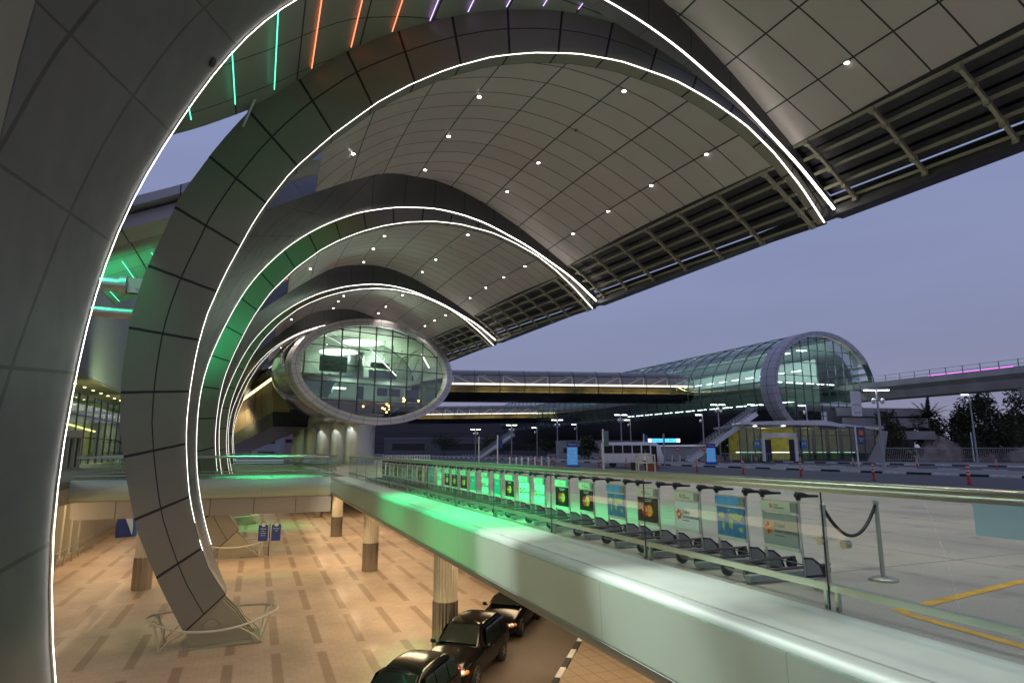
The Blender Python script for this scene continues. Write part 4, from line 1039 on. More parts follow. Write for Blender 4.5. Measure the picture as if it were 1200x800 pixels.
for k in range(3):
    ld = bpy.data.lights.new('drum_uplight', 'SPOT'); ld.energy = 900; ld.spot_size = math.radians(50); ld.color = (.95,1,1)
    o = link(bpy.data.objects.new('drum_uplight', ld)); o.parent = root; o.location = (-.8+.25*k-2.6, 3+5.4*k-1.2, 5.2-.0); o.rotation_euler = (V((-.8+.25*k, 3+5.4*k, 1))-o.location).to_track_quat('-Z','Y').to_euler()

# ------------------------------------------------------------------ glazed footbridge tubes
M_tubeglass = glass('tube_glass', (.80,.80,.82), .04, .95, .02, .13)
M_tubelow = glass('tube_low_glass', (.50,.50,.36), .04, .6, .05, .08)
M_hull = mat('tube_hull', (.045,.045,.05), .32, .7, noise=.2, nscale=.8)
M_strip = em('tube_light_strip', (1,.96,.84), 1.3)
M_goldin = mat('tube_inner_wall', (.15,.12,.06), .6, noise=.5, nscale=.35)
M_truss = mat('tube_truss', (.75,.66,.44), .5)
def tube_bridge(label, p, q, z0, z1, hw, nb, glow=1.0):
    p, q = V((p[0],p[1],0)), V((q[0],q[1],0)); L = (q-p).length; t = (q-p)/L
    root = thing('footbridge_tube', label, 'footbridge', p, math.atan2(t.y, t.x))
    zc, hz = (z0+z1)/2, (z1-z0)/2
    def arc(a0, a1, n, s=1.0): return [V((0, -hw*s*math.cos(math.radians(a0+(a1-a0)*k/n)), zc+hz*s*math.sin(math.radians(a0+(a1-a0)*k/n)))) for k in range(n+1)]
    def ext(A, name, mt, sm=True):
        m = MB(); m.grid([A, [a+V((L,0,0)) for a in A]]); return m.build(name, mt, root, sm)
    ext(arc(72,100,5), 'roof_cap', M_dark); ext(arc(6,72,9), 'upper_glazing', M_tubeglass); ext(arc(-1,6,2,1.004), 'light_strip', M_strip)
    ext(arc(-27,-1,5), 'lower_glazing', M_tubelow); ext(arc(-180,-27,16), 'hull', M_hull); ext(arc(100,180,8), 'back_cladding', M_hull)
    m = MB(); m.box((L/2,hw*.55,zc), (L,.1,hz*1.5)); m.box((L/2,0,zc-hz*.6), (L,hw*1.3,.15)); m.build('inner_wall', M_goldin, root)
    m = MB()
    for k in range(nb+1):
        A = arc(-36,100,16,1.006); m.tube([a+V((L*k/nb,0,0)) for a in A], .07, 5)
    for aa in (38,): 
        A = arc(aa,aa+.1,1,1.004); m.tube([A[0], A[0]+V((L,0,0))], .06, 5)
    A = arc(-17,-16.9,1,1.004); m.tube([A[0], A[0]+V((L,0,0))], .05, 5)
    m.build('glazing_bars', M_dark, root)
    m = MB()
    for k in range(nb):
        x0, x1 = L*(k+.15)/nb, L*(k+.95)/nb; y = -hw*.68; za, zb = zc+hz*.05, zc+hz*.62
        if k >= nb/2: x0, x1 = x1, x0
        m.bar((x0,y,zb), (x1,y,za), .2,.2); m.bar((x0,y,zb), (x0,y,za), .2,.2); m.bar((x0,y,zb), ((x0*.6+x1*.4),y,zb), .2,.2)
    m.build('truss', M_truss, root)
    for k in range(3):
        ld = bpy.data.lights.new('tube_interior_light', 'AREA'); ld.shape = 'RECTANGLE'; ld.size = L*.28; ld.size_y = .6; ld.energy = 1300*glow; ld.color = (1,.85,.5)
        o = link(bpy.data.objects.new('tube_interior_light', ld)); o.parent = root; o.location = (L*(k+.5)/3, -hw*.1, zc+hz*.1)
    return root
tube_bridge('long glazed footbridge tube joining the oval building to the station', (16,125.5), (84,106.5), 11.4, 17.9, 3.4, 14)
p, q = wp(480,491,205), wp(652,488,196)
tube_bridge('smaller glazed footbridge tube beyond and below the long one', (p.x,p.y), (q.x,q.y), 10.4, 16.2, 3.0, 12, .7)
# enclosed ramp running down to the left of the oval building
pa, pb = wp(342,452,84), wp(246,512,128)
L = (pb-pa).length; t = (pb-pa)/L
root = thing('escalator_enclosure', 'sloping gold and grey escalator enclosure left of the oval building', 'enclosure', pa)
u = V((t.y,-t.x,0)).normalized(); u = u if u.y < 0 else -u; n_ = u.cross(t); n_ = n_ if n_.z > 0 else -n_
def sec(s, pts): return [s*t*L+u*a+n_*b for a, b in pts]
def extr(pts, name, mt):
    m = MB(); m.grid([sec(0, pts+pts[:1]), sec(1, pts+pts[:1])]); m.add(sec(0,pts), [tuple(range(len(pts)))]); return m.build(name, mt, root)
M_goldp = panel('gold_cladding', (.36,.25,.13), .35, .6, .02, .02, .1, .02, 'Object', (.22,.22,.22))
extr([(2.3,-3.6),(2.6,-1.2),(2.6,.6),(-2.6,.6),(-2.6,-3.6)], 'side_cladding', M_goldp)
extr([(2.66,.75),(2.66,1.05),(2.5,1.05),(2.5,.75)], 'light_strip', em('amber_strip', (1,.82,.30), 4))
extr([(2.4,1.1),(2.1,3.0),(.4,4.2),(-2.4,4.2),(-2.4,1.1)], 'glazing', M_tubeglass)
extr([(2.3,-5.6),(2.4,-3.7),(-2.4,-3.7),(-2.3,-5.6)], 'underside', M_hull)

area('enclosure_fill_light', (pa.lerp(pb,.45)+u*9+V((0,0,-1.0))), pa.lerp(pb,.45)-n_*1.5, 14, 3, 900, (1,.78,.42))  # added warm fill in front of the enclosure to brighten its cladding
# ------------------------------------------------------------------ elevated metro station
SC = 1.12
S = lambda x, y, z: V((x*SC, y*SC, CZ+(z-CZ)*SC))
M_sglass = glass('station_glass', (.50,.61,.59), .04, .9, .02, .07)
M_sgrid = mat('station_frame', (.06,.10,.10), .4, .4)
M_lav = panel('station_ring_cladding', (.40,.40,.43), .45, .2, .02, .02, .05)
M_conc2 = mat('viaduct_concrete', (.34,.335,.34), .7, noise=.18, nscale=.35)
M_cool = em('station_lamp', (.92,1,.95), 9)
sc_ = S(84.0, 72, 11.8); SA, SB = 11.1*SC, 8.85*SC; SL = 130
root = thing('metro_station', 'barrel shaped glass station with lavender grey ring at its open end', 'station', (sc_.x, sc_.y, 0))
E_ = lambda a, y, s=1.0: V((SA*s*math.cos(math.radians(a)), y, sc_.z+SB*s*math.sin(math.radians(a))))
def sarc(a0, a1, n, y, s=1.0): return [E_(a0+(a1-a0)*k/n, y, s) for k in range(n+1)]
m = MB(); m.grid([sarc(66,207,26,y) for y in (0.6, SL)]); m.build('barrel_glazing', M_sglass, root, True)
m = MB(); m.grid([sarc(207,300,18,y) for y in (1.5, SL)]); m.build('hull', mat('station_hull', (.05,.05,.055), .5, .3), root, True)
m = MB(); m.grid([sarc(-10,66,14,y) for y in (4, SL)]); m.build('far_cladding', mat('station_lining', (.30,.40,.38), .6), root, True)
m = MB()
y = .6
while y < SL: m.tube(sarc(64,207,26,y,1.004), .10, 5); y += 3.7
for a in (78,92,106,120,134,148,162,176,190,204): m.tube([E_(a,.6,1.003), E_(a,SL,1.003)], .06, 5)
m.build('glazing_bars', M_sgrid, root)
m = MB(); m.tube([E_(70,0,1.01), E_(70,SL,1.01)], .32, 8); m.build('ridge_beam', M_dark, root)
m = MB(); lp = [sarc(28,232,60,2.6,1.02), sarc(28,232,60,-.3,1.02), sarc(28,232,60,-.5,.94), sarc(28,232,60,.6,.94)]
m.grid(lp, [[k/2.5 for k in range(61)]]*4, [[j+.5]*61 for j in range(4)]); m.build('ring_frame', M_lav, root, True)
m = MB()
m.tube(sarc(-12,30,14,0,.97), .5, 8); m.tube(sarc(-12,30,14,5,.97), .4, 8)
for a in (0,9,17,25): m.bar(E_(a,0,.97), E_(a,12,.97), .3,.5)
m.build('open_arch', M_sgrid, root)
# end glazing: cut around the platform opening
fx = 7.2*SC
poly = [E_(a, .3, .925) for a in range(38, 226, 4)]
zlow = sc_.z-3.6; poly = poly+[V((1.5, .3, poly[-1].z)), V((1.5,.3,zlow)), V((SA*.925*math.cos(math.radians(38)),.3,zlow))]
m = MB(); m.add(poly, [tuple(range(len(poly)))]); m.build('end_glazing', M_sglass, root)
m = MB(); x = -SA*.9
while x < SA*.72:
    h = SB*.925*math.sqrt(max(0,1-(x/(SA*.925))**2)); zb = max(sc_.z-h, zlow if x > 1.5 else sc_.z-SB*.66)
    m.box(V((x,.25,(zb+sc_.z+h)/2)), (.1,.14,sc_.z+h-zb)); x += 2.05
for k in range(7):
    z = sc_.z-5.2+2.35*k; dz = (z-sc_.z)/(SB*.925)
    if abs(dz) < .98:
        w = SA*.925*math.sqrt(1-dz*dz); x0 = -w; x1 = min(w, SA*.72) if z > zlow else 1.5
        m.box(V(((x0+x1)/2,.26,z)), (x1-x0,.1,.1))
m.build('end_mullions', M_sgrid, root)
m = MB(); m.box((1,SL/2+1,sc_.z-3.4), (SA*1.7,SL-2,.4)); m.box((-1,SL/2+2,sc_.z+1.2), (SA*1.2,SL-6,.3)); m.box((4,SL/2+3,sc_.z), (.3,SL-4,SB*1.2)); m.build('platform_floor', mat('station_inside', (.32,.40,.37), .6), root)
m = MB()
for k in range(14):
    m.box((-6.5,2.5+3.9*k,sc_.z-2.75), (.25,2.6,.12)); m.box((-3.5,3+3.9*k,sc_.z+3.0), (.25,2.0,.12))
    if k < 6: m.box((-7+2.6*k,4,sc_.z+1.0), (1.6,.25,.12)); m.box((-9+2.2*k,9,sc_.z-2.8), (1.4,.25,.12))
m.box((-5.6,3.2,sc_.z+6.2), (1.4,1,.1)); m.box((-1.5,3.2,sc_.z+7.0), (1.6,1,.1))
m.build('ceiling_lamp', M_cool, root)
MB().box((-7.6,4,sc_.z-1.7), (1.4,.1,.45)).build('exit_sign', em('exit_green', (.05,.9,.35), 3), root)
for y in (7, 20, 34, 55, 80):
    ld = bpy.data.lights.new('station_interior_light', 'POINT'); ld.energy = 2600; ld.color = (.92,1,.95); ld.shadow_soft_size = 1
    o = link(bpy.data.objects.new('station_interior_light', ld)); o.parent = root; o.location = (-3,y,sc_.z+4.2)
# viaduct with its parapet and train lights
vy0, vy1 = -60, 86
root = thing('metro_viaduct', 'concrete railway viaduct with railing leaving the station to the right', 'viaduct', (106, 0, 0))
pr = [(-3.6,13.9),(-3.6,12.9),(-2.6,12.2),(-1.9,10.9),(1.9,10.9),(2.6,12.2),(3.6,12.9),(3.6,13.9),(3.3,13.9),(3.3,13.1),(-3.3,13.1),(-3.3,13.9)]
MB().prism([(x,vy0,z) for x, z in pr], (0,vy1-vy0,0)).build('deck', M_conc2, root)
m = MB()
y = vy0
while y < vy1: m.box((-3.45,y,14.45), (.12,.12,1.1)); y += 2.6
for z in (14.3,14.95): m.box((-3.45,(vy0+vy1)/2,z), (.06,vy1-vy0,.06))
m.build('railing', M_grey, root)
for y in (22, 55): 
    m = MB(); m.lathe([(1.0,0),(1.0,9.0),(1.8,10.95)], (0,y,0), 20); m.build('pier', M_conc2, root, True)
props(MB().box((107,64,14.35), (.3,13,.28)).build('train_light', em('magenta_strip', (1,.15,.95), 3)), 'magenta lit strip of a train standing on the viaduct', 'train light')
root = thing('concrete_ramp', 'stepped concrete ramp walls beside the station below the viaduct', 'ramp', (96, 78, 0))
m = MB()
for z0, z1, y0 in ((3.6,5.0,-3),(5.6,7.2,-2),(7.6,9.0,-1)): m.bar(V((-4,y0,(z0+z1)/2)), V((11,y0-4.2,(z0+z1)/2)), .5, z1-z0)
m.build('parapet', M_conc2, root)
m = MB(); m.bar(V((-4,1,4.5)), V((11,-3.4,4.5)), .4, 8.5); m.build('back_wall', mat('ramp_dark_wall', (.16,.16,.17), .8, noise=.2), root)  # darker grey wall behind the parapets
m = MB(); m.box((-3.2,-4.2,9.5), (2.2,.2,4.2)); m.box((-3.2,-4.35,9.5), (1.6,.2,.15)); m.box((-3.2,-4.35,8.2), (1.6,.2,.15)); m.build('lift_frame', M_white, root)
# ------------------------------------------------------------------ station entrance pavilion
pl, pr_ = wp(866,541,96), wp(1030,541,94); pl.z = pr_.z = 0.12
t = (pr_-pl).normalized(); W_ = (pr_-pl).length
M_navy = mat('board_navy', (.010,.012,.035), .4)
root = thing('entrance_pavilion', 'low glass entrance pavilion with a white canopy under the station', 'pavilion', pl, math.atan2(t.y, t.x))
M_pglass = glass('pavilion_glass', (.40,.55,.50), .04, .9, .0, .06)
wd = W_/162.0                     # metres per picture unit along the front
X_ = lambda px: (px-866)*wd
Hh = 5.7
m = MB(); m.box((W_/2,4,.1), (W_,8,.2)); m.build('floor', M_pave, root)
m = MB(); m.box((W_/2,7.8,Hh/2), (W_-1,.2,Hh)); m.build('back_wall', mat('pavilion_inside', (.42,.40,.10), .6, noise=.3, nscale=.8), root)
m = MB(); m.box((X_(1000),4,5.1), (X_(1040)-X_(965),8,.5)); m.box((X_(905),4,5.3), (X_(975)-X_(868),7.6,.3)); m.build('roof', M_grey, root)
m = MB()
zs = (5.35,6.15)
m.prism([(X_(864),-2.6,zs[0]+.25),(X_(930),-2.6,zs[0]+.15),(X_(962),-2.6,zs[0]+.05),(X_(985),-2.6,zs[0]-.25),(X_(985),-2.6,zs[0]+.1),(X_(962),-2.6,zs[1]),(X_(930),-2.6,zs[1]),(X_(866),-2.6,zs[1]-.2)], (0,5,0))
m.build('canopy', M_white, root)
m = MB(); m.prism([(X_(964),-.35,zs[0]+.5),(X_(1032),-.35,zs[0]-.6),(X_(1032),-.35,zs[0]-.35),(X_(964),-.35,zs[0]+.75)], (0,3,0)); m.build('eave_line', M_white, root)
m = MB()
for px in (948,964.5,981,997): m.box((X_(px),3.2,2.6), (.55,.2,5.0))
m.build('inner_partition', mat('partition_teal', (.05,.10,.10), .5), root)
k = 0; xs_ = [868,877,886,894]+[933+8*i for i in range(2)]+[949,965,982,998,1014,1026]
for a, b in zip(xs_, xs_[1:]):
    if a == 894: continue
    m = MB(); m.box(((X_(a)+X_(b))/2,0,2.6), (X_(b)-X_(a)-.08,.04,5.0)); m.build('glass_panel', M_pglass, root)
m = MB()
for a in xs_: m.box((X_(a),-.03,2.6), (.12,.14,5.2))
for z in (1.2,3.9): m.box((X_(910),-.02,z) if False else ((X_(933)+X_(1026))/2,-.02,z), (X_(1026)-X_(933),.1,.1))
m.build('mullion', M_sgrid, root)
m = MB(); m.box((X_(913.5),-.6,3.95), (X_(933)-X_(893),.5,.75)); m.box((X_(894.5),-.6,1.8), (.45,.5,3.6)); m.box((X_(932.5),-.6,1.8), (.45,.5,3.6)); m.build('portal', M_white, root)
for px in (900.5,928.5): MB().box((X_(px),-.5,1.7), (.95,.1,3.2)).build('portal_board', M_navy, root)
for px in (888,943):
    m = MB(); m.box((X_(px),-.3,2.55), (.85,.08,1.3)); o = m.build('notice', M_bluel, root)
    text(root, 'M', .8, M_txtw, frame((1,0,0),(0,0,1),(X_(px),-.35,2.6)))
m = MB()
for px in (885,918): m.box((X_(px),-1.2,zs[0]-.0), (.5,.4,.05))
m.build('ceiling_lamp', M_cool, root)
m = MB(); m.box((W_*.5,5.5,1.35), (W_*.9,.2,.12)); m.build('counter_light', em('counter_white', (1,1,.85), 2.5), root)
for px in (905, 960, 1000):
    ld = bpy.data.lights.new('pavilion_light', 'POINT'); ld.energy = 85; ld.color = (1,.92,.42); ld.shadow_soft_size = .5
    o = link(bpy.data.objects.new('pavilion_light', ld)); o.parent = root; o.location = (X_(px),4,4.3)
# slanted concrete buttress at the pavilion's right end
m = MB(); m.prism([(X_(1014),-.5,0),(X_(1032),-.5,0),(X_(1040),-.5,4.5),(X_(1035),-.5,4.6)], (0,1.2,0)); m.build('buttress', M_conc2, root)

# ------------------------------------------------------------------ outdoor stairs
def stair(label, a, b, w):
    """a: foot, b: head"""
    root = thing('outdoor_stair', label, 'stair', a)
    d = b-a; h = V((d.x,d.y,0)); hl = h.length; hn = h/hl; side = V((hn.y,-hn.x,0)); side = side if side.y < 0 else -side
    n = max(8, int(d.z/.17)); m = MB()
    for k in range(n): 
        c = d*((k+.5)/n); m.add([c+side*(-w/2 if i in (0,3) else w/2)+hn*((-1 if i < 2 else 1)*hl/n*.55)+V((0,0,z)) for z in (-.12,.06) for i in range(4)], [(0,1,2,3),(4,7,6,5),(0,4,5,1),(1,5,6,2),(2,6,7,3),(3,7,4,0)])
    m.build('steps', M_conc2, root)
    for s in (-1, 1):
        m = MB(); m.bar(side*s*w/2+V((0,0,-.15)), d+side*s*w/2+V((0,0,-.15)), .25, .7); m.build('stringer', M_white, root)
        m = MB()
        for k in range(0, n+1, 2): c = d*k/n+side*s*w/2; m.box(c+V((0,0,.65)), (.07,.07,1.3))
        for z in (.75, 1.0, 1.3): m.bar(side*s*w/2+V((0,0,z)), d+side*s*w/2+V((0,0,z)), .06, .06)
        m.build('handrail', M_grey, root)
    return root
a, b = wp(806,541,98), wp(884,484,98); a.z = .1
stair('white balustraded outdoor stair climbing to the station beside the pavilion', a, b, 3.0)
a, b = wp(562,538,150), wp(602,508,150); a.z = 0
stair('distant outdoor stair under the smaller footbridge tube', a, b, 3.0)

# ------------------------------------------------------------------ lamps, posts, signs along the road
M_lamp = em('street_lamp_lens', (1,.97,.90), 16)
def lamp(label, base, h, twin, lean=0):
    root = thing('street_lamp', label, 'street lamp', base, lean, 'street lamps along the forecourt road')
    m = MB(); m.tube([(0,0,0),(0,0,h*.6),(0,0,h)], [.13,.11,.08], 10); m.build('pole', M_grey, root, True)
    MB().lathe([(.2,0),(.2,.25),(.13,.3)], n=14).build('base', M_grey, root)
    for s in ((-1,1) if twin else (-1,)):
        m = MB(); m.prism([(0,-.22,h-.02),(s*1.15,-.14,h+.02),(s*1.3,-.05,h+.05),(s*1.15,-.1,h+.13),(0,-.12,h+.14)], (0,.34,0)); m.build('arm_hood', M_white, root)
        m = MB(); m.box((s*.68,-.02,h-.035), (.95,.24,.05)); m.build('lamp_lens', M_lamp, root)
        m = MB(); m.ball((s*.42,-.1,h-1.05), (.2,.2,.28), 12); m.bar((0,0,h-.9), (s*.42,-.08,h-.8), .06,.06); m.build('floodlight', M_white, root, True)
    return root
def gz(px, py): p = wz(px, py, 0); p.z = 0; return p
av = -phi
LMP = [((1036.4,549.5),456.5,True,'tall twin arm street lamp on the median in front of the trees'),((1146,541.5),462,False,'tall single arm street lamp at right before the dark trees'),
       ((950,541),475,False,'single arm street lamp in front of the pavilion canopy end'),((845,540.5),474,True,'twin arm street lamp beside the white outdoor stair'),
       ((826,540),486,False,'single arm street lamp left of the white outdoor stair'),((729,539),486,True,'twin arm street lamp over the white bus'),
       ((740,538),492,False,'smaller single arm street lamp just right of the bus lamp'),((653.5,538),492,True,'twin arm street lamp behind the left blue info tower'),
       ((676.5,537),497,False,'small single arm street lamp right of the left blue tower'),((599.5,537.5),498,True,'small twin arm street lamp under the smaller footbridge tube'),
       ((629.5,537),501,False,'faint single arm lamp between the two twin lamps left'),((557,536.5),503,True,'tiny twin arm street lamp farthest left by the oval building')]
for (px, py), yt, tw, lb in LMP:
    b = gz(px, py); b.z = .0; D = (b-CAM).dot(CF); h = CZ+(528-yt)*D/f_
    lamp(lb, b, h*1.0, tw, av)
def signpost(label, base, h, w, ph, mt, cat='sign', accent=None, words=None):
    root = thing('sign_post', label, cat, base, av)
    MB().tube([(0,0,0),(0,0,h)], .075, 10).build('pole', M_white, root, True)
    m = MB(); m.box((.08+w/2,0,h-.15-ph/2), (w,.06,ph)); m.build('banner', mt, root)
    if accent:
        m = MB(); c = (.08+w/2,-.045,h-.15-ph*.33); m.box(c, (w*.5,.02,w*.5)); m.build('emblem', accent, root)
    if words:
        for k, wd_ in enumerate(words): text(root, wd_, w*.24, M_txtw, frame((1,0,0),(0,0,1),(.08+w/2,-.034,h-.15-ph*(.66+.14*k))))
    return root
signpost('white post with blue banner and orange square before the pavilion', gz(1006.5,548), 4.25, .9, 1.75, mat('banner_blue', (.035,.07,.14), .5), accent=M_org, words=('Metro','Bus'))
signpost('white post with narrow blue banner at right beside the single lamp', gz(1142,541), 4.6, .55, 1.9, M_blue)
signpost('white post with tall pale grey blue banner left of the bus', gz(707.5,551), 3.6, .42, 1.35, mat('banner_grey', (.13,.18,.22), .5))
signpost('white post with dark blue banner below the smaller footbridge tube', gz(583,546.5), 3.4, .45, 1.3, M_blue)
root = thing('bare_post', 'plain white post left of the dark blue banner post', 'post', gz(561,546)); MB().tube([(0,0,0),(0,0,3.3)], .07, 8).build('pole', M_white, root)
signpost('slim post with blue banner directly behind the bus windscreen', gz(755.5,546), 3.6, .35, 1.2, M_blue)
b = gz(779,546); root = thing('direction_sign', 'lit blue and white overhead direction sign on a grey post behind the bus', 'sign', b, av)
MB().tube([(0,0,0),(0,0,3.6)], .09, 10).build('post', M_grey, root)
m = MB(); m.box((-.95,-.12,2.85), (1.65,.14,.42)); m.box((.95,-.12,2.85), (1.65,.14,.42)); m.build('lit_panel', em('sign_lit_blue', (.10,.55,1), 1.6), root)
m = MB(); m.box((-1.62,-.2,2.85), (.36,.02,.38)); m.box((1.6,-.2,2.85), (.4,.02,.38)); m.build('lit_symbol', em('sign_lit_white', (1,1,1), 1.8), root)
text(root, 'Terminal 3', .26, M_txtw, frame((1,0,0),(0,0,1),(-.75,-.2,2.86))); text(root, 'Exit', .26, M_txtw, frame((1,0,0),(0,0,1),(.75,-.2,2.86)))
def tower(label, base, s=1.0):
    root = thing('info_tower', label, 'info tower', base, av, 'blue information towers')
    MB().box((0,0,.2), (1.3,.6,.4)).build('base', mat('tower_base_blue', (.02,.08,.40), .4), root)
    MB().box((0,0,1.22), (.95,.3,1.64)).build('lit_board', M_twr, root)
    MB().box((0,0,2.3), (1.0,.32,.5)).build('top_board', M_blue, root)
    for k in range(5): text(root, ('Check-in','Arrivals','Departures','Parking','Metro')[k], .2, M_txtw, frame((1,0,0),(0,0,1),(0,-.155,1.88-.32*k)))
    text(root, 'Welcome', .2, M_txtw, frame((1,0,0),(0,0,1),(0,-.165,2.3)))
    return root
M_twr = em('tower_lit_blue', (.10,.36,.85), .55)
tower('blue lit information tower standing left of the bus near the bollards', gz(671,549.5)); tower('blue lit information tower at the foot of the white stair', gz(834,545))
# bollards
def many(fn, spots, labels, cat, group):
    first = None
    for (p), lb in zip(spots, labels):
        if first is None: r = first = fn()
        else: r = copy_tree(first)
        r.location = p; props(r, lb, cat, group)
def bollard():
    root = thing('bollard', 'x', 'bollard'); MB().lathe([(.09,0),(.09,.98),(.06,1.04)], n=12).build('post', M_white, root); MB().lathe([(.13,0),(.13,.04)], n=12).build('base', M_grey, root); return root
bs = [gz(x, 547.0-.1*i) for i, x in enumerate((597.5,605,611.5,619,627,634.8,643))]
many(bollard, bs, ['white bollard %s of the row left of the blue tower' % s for s in ('first','second','third','fourth','fifth','sixth','seventh and last')], 'bollard', 'white bollards beside the road')
bs = [gz(x, 541.0) for x in (788,797,806.5,817,830,857,869,881,904,918)]
many(bollard, bs, ['white bollard before the stair and pavilion, %s from the left' % s for s in ('first','second','third','fourth','fifth','sixth','seventh','eighth','ninth','tenth')], 'bollard', 'white bollards in front of the stair')
# low white fence far left
p, q = gz(449,541.5), gz(503,540.5); root = thing('picket_fence', 'low white picket fence beyond the oval building drums', 'fence', p)
d = q-p; m = MB()
for k in range(19): m.box(d*k/18+V((0,0,.55)), (.14,.14,1.1))
m.bar(V((0,0,.95)), d+V((0,0,.95)), .08,.1); m.build('pickets', M_white, root)
# flexible red and white posts
M_dred = mat('delineator_red', (.55,.035,.02), .5)
M_dwht = mat('delineator_white', (.75,.72,.68), .5)
def delin():
    root = thing('flexible_post', 'x', 'delineator')
    MB().lathe([(.075,.03),(.07,.96),(.04,1.02)], n=12).build('post', M_dred, root, True)
    for z in (.50,.67,.84): MB().lathe([(.079,z),(.078,z+.08)], n=12).build('white_band', M_dwht, root)
    MB().lathe([(.13,0),(.13,.03)], n=12).build('base', M_rubber, root); return root
near = [(1132,567.5),(1066,560.8),(1002,561),(936,557.5),(887,555.5),(843,553.5),(804,552),(770,550.8),(731,549.6),(709.5,549.4)]
near = [gz(x, y) for x, y in near]; near = [V((34.0 if i != 1 else 34.0, p.y, -.012)) for i, p in enumerate(near)]
near = [V((34, 21.0+5.35*k, -.012)) for k in range(11)]
many(delin, near, ['red and white flexible post on the near lane, %s from the right' % s for s in ('first','second','third','fourth','fifth','sixth','seventh','eighth','ninth','tenth','eleventh')], 'delineator', 'flexible posts on the near lane')
far = [V((61.0, 28+7.2*k, -.012)) for k in range(7)]
many(delin, far, ['red and white flexible post on the far lane, %s from the right' % s for s in ('first','second','third','fourth','fifth','sixth','seventh')], 'delineator', 'flexible posts on the far lane')

# ------------------------------------------------------------------ bus, booth, people
M_busw = mat('bus_white', (.80,.81,.82), .3, 0, .4); M_busg = mat('bus_glass', (.012,.016,.02), .35, 0, 0, spec=.2)
b = gz(741,547); root = thing('minibus', 'white minibus with dark windows standing behind the attendant booth', 'bus', b+V((.4,.6,0)), av+math.radians(-6))
# local: nose towards +x
m = MB(); rows = []
for x, ins, zt in ((-3.3,.15,2.45),(-3.15,.02,2.6),(1.9,.0,2.65),(2.5,.03,2.6),(2.95,.1,2.25),(3.15,.16,1.35),(3.22,.2,.6)):
    w = 1.05-ins; h = [(w*.9,.32),(w,.45),(w,1.3),(w*.97,zt-.25),(w*.85,zt-.05),(0,zt)]
    rows.append([V((x,-y,z)) for y, z in h]+[V((x,y,z)) for y, z in h[-2::-1]])
rows = [r+[r[0]] for r in rows]; m.grid(rows); m.add(rows[0][:-1], [tuple(range(11))[::-1]]); m.add(rows[-1][:-1], [tuple(range(11))]); m.build('body', M_busw, root, True)
for x0, x1 in ((-3.0,-2.1),(-2.0,-1.1),(-1.0,-.1),(0,.85),(1.0,1.8)):
    m = MB(); m.prism([(x0,-1.062,1.45),(x1,-1.062,1.45),(x1,-1.035,2.28),(x0,-1.035,2.28)], (0,.02,0)); m.build('window', M_busg, root)
m = MB(); m.add([(3.18,-.82,1.36),(3.18,.82,1.36),(2.94,.80,2.24),(2.94,-.80,2.24)], [(0,1,2,3)]); m.build('windscreen', M_busg, root)
m = MB(); m.prism([(1.95,-1.06,.5),(2.55,-1.06,.5),(2.5,-1.03,2.2),(1.95,-1.04,2.25)], (0,.02,0)); m.build('door', M_busg, root)
for s in (-1,1):
    for x in (-2.1, 2.15):
        w = MB(); w.lathe([(.18,-.1),(.36,-.1),(.38,0),(.36,.1),(.18,.1)], n=22); r = w.build('wheel', M_rubber, root, True); r.rotation_euler = (PI/2,0,0); r.location = (x, s*.92, .38)
    m = MB(); m.ball((3.2,s*.66,.78), (.06,.16,.1), 10); m.build('headlight', M_head_l, root, True)
b = gz(757,554.6); root = thing('attendant_booth', 'small cream framed booth with a red brown counter front by the road', 'booth', b, av)
m = MB()
for x in (-.62,0,.62): 
    for y in (-.35,.45): m.box((x,y,.72), (.10,.10,1.44))
for z in (.06,.80,1.38): 
    m.box((0,-.35,z), (1.3,.11,.09)); m.box((0,.45,z), (1.3,.11,.09))
    for x in (-.62,.62): m.box((x,.05,z), (.11,.8,.09))
m.build('frame', M_cream, root)
m = MB(); m.box((.31,-.34,.42), (.52,.04,.66)); m.build('counter_front', mat('counter_redbrown', (.20,.035,.018), .4), root)
m = MB(); m.box((0,.05,.845), (1.1,.7,.03)); m.build('counter_top', M_cream, root)
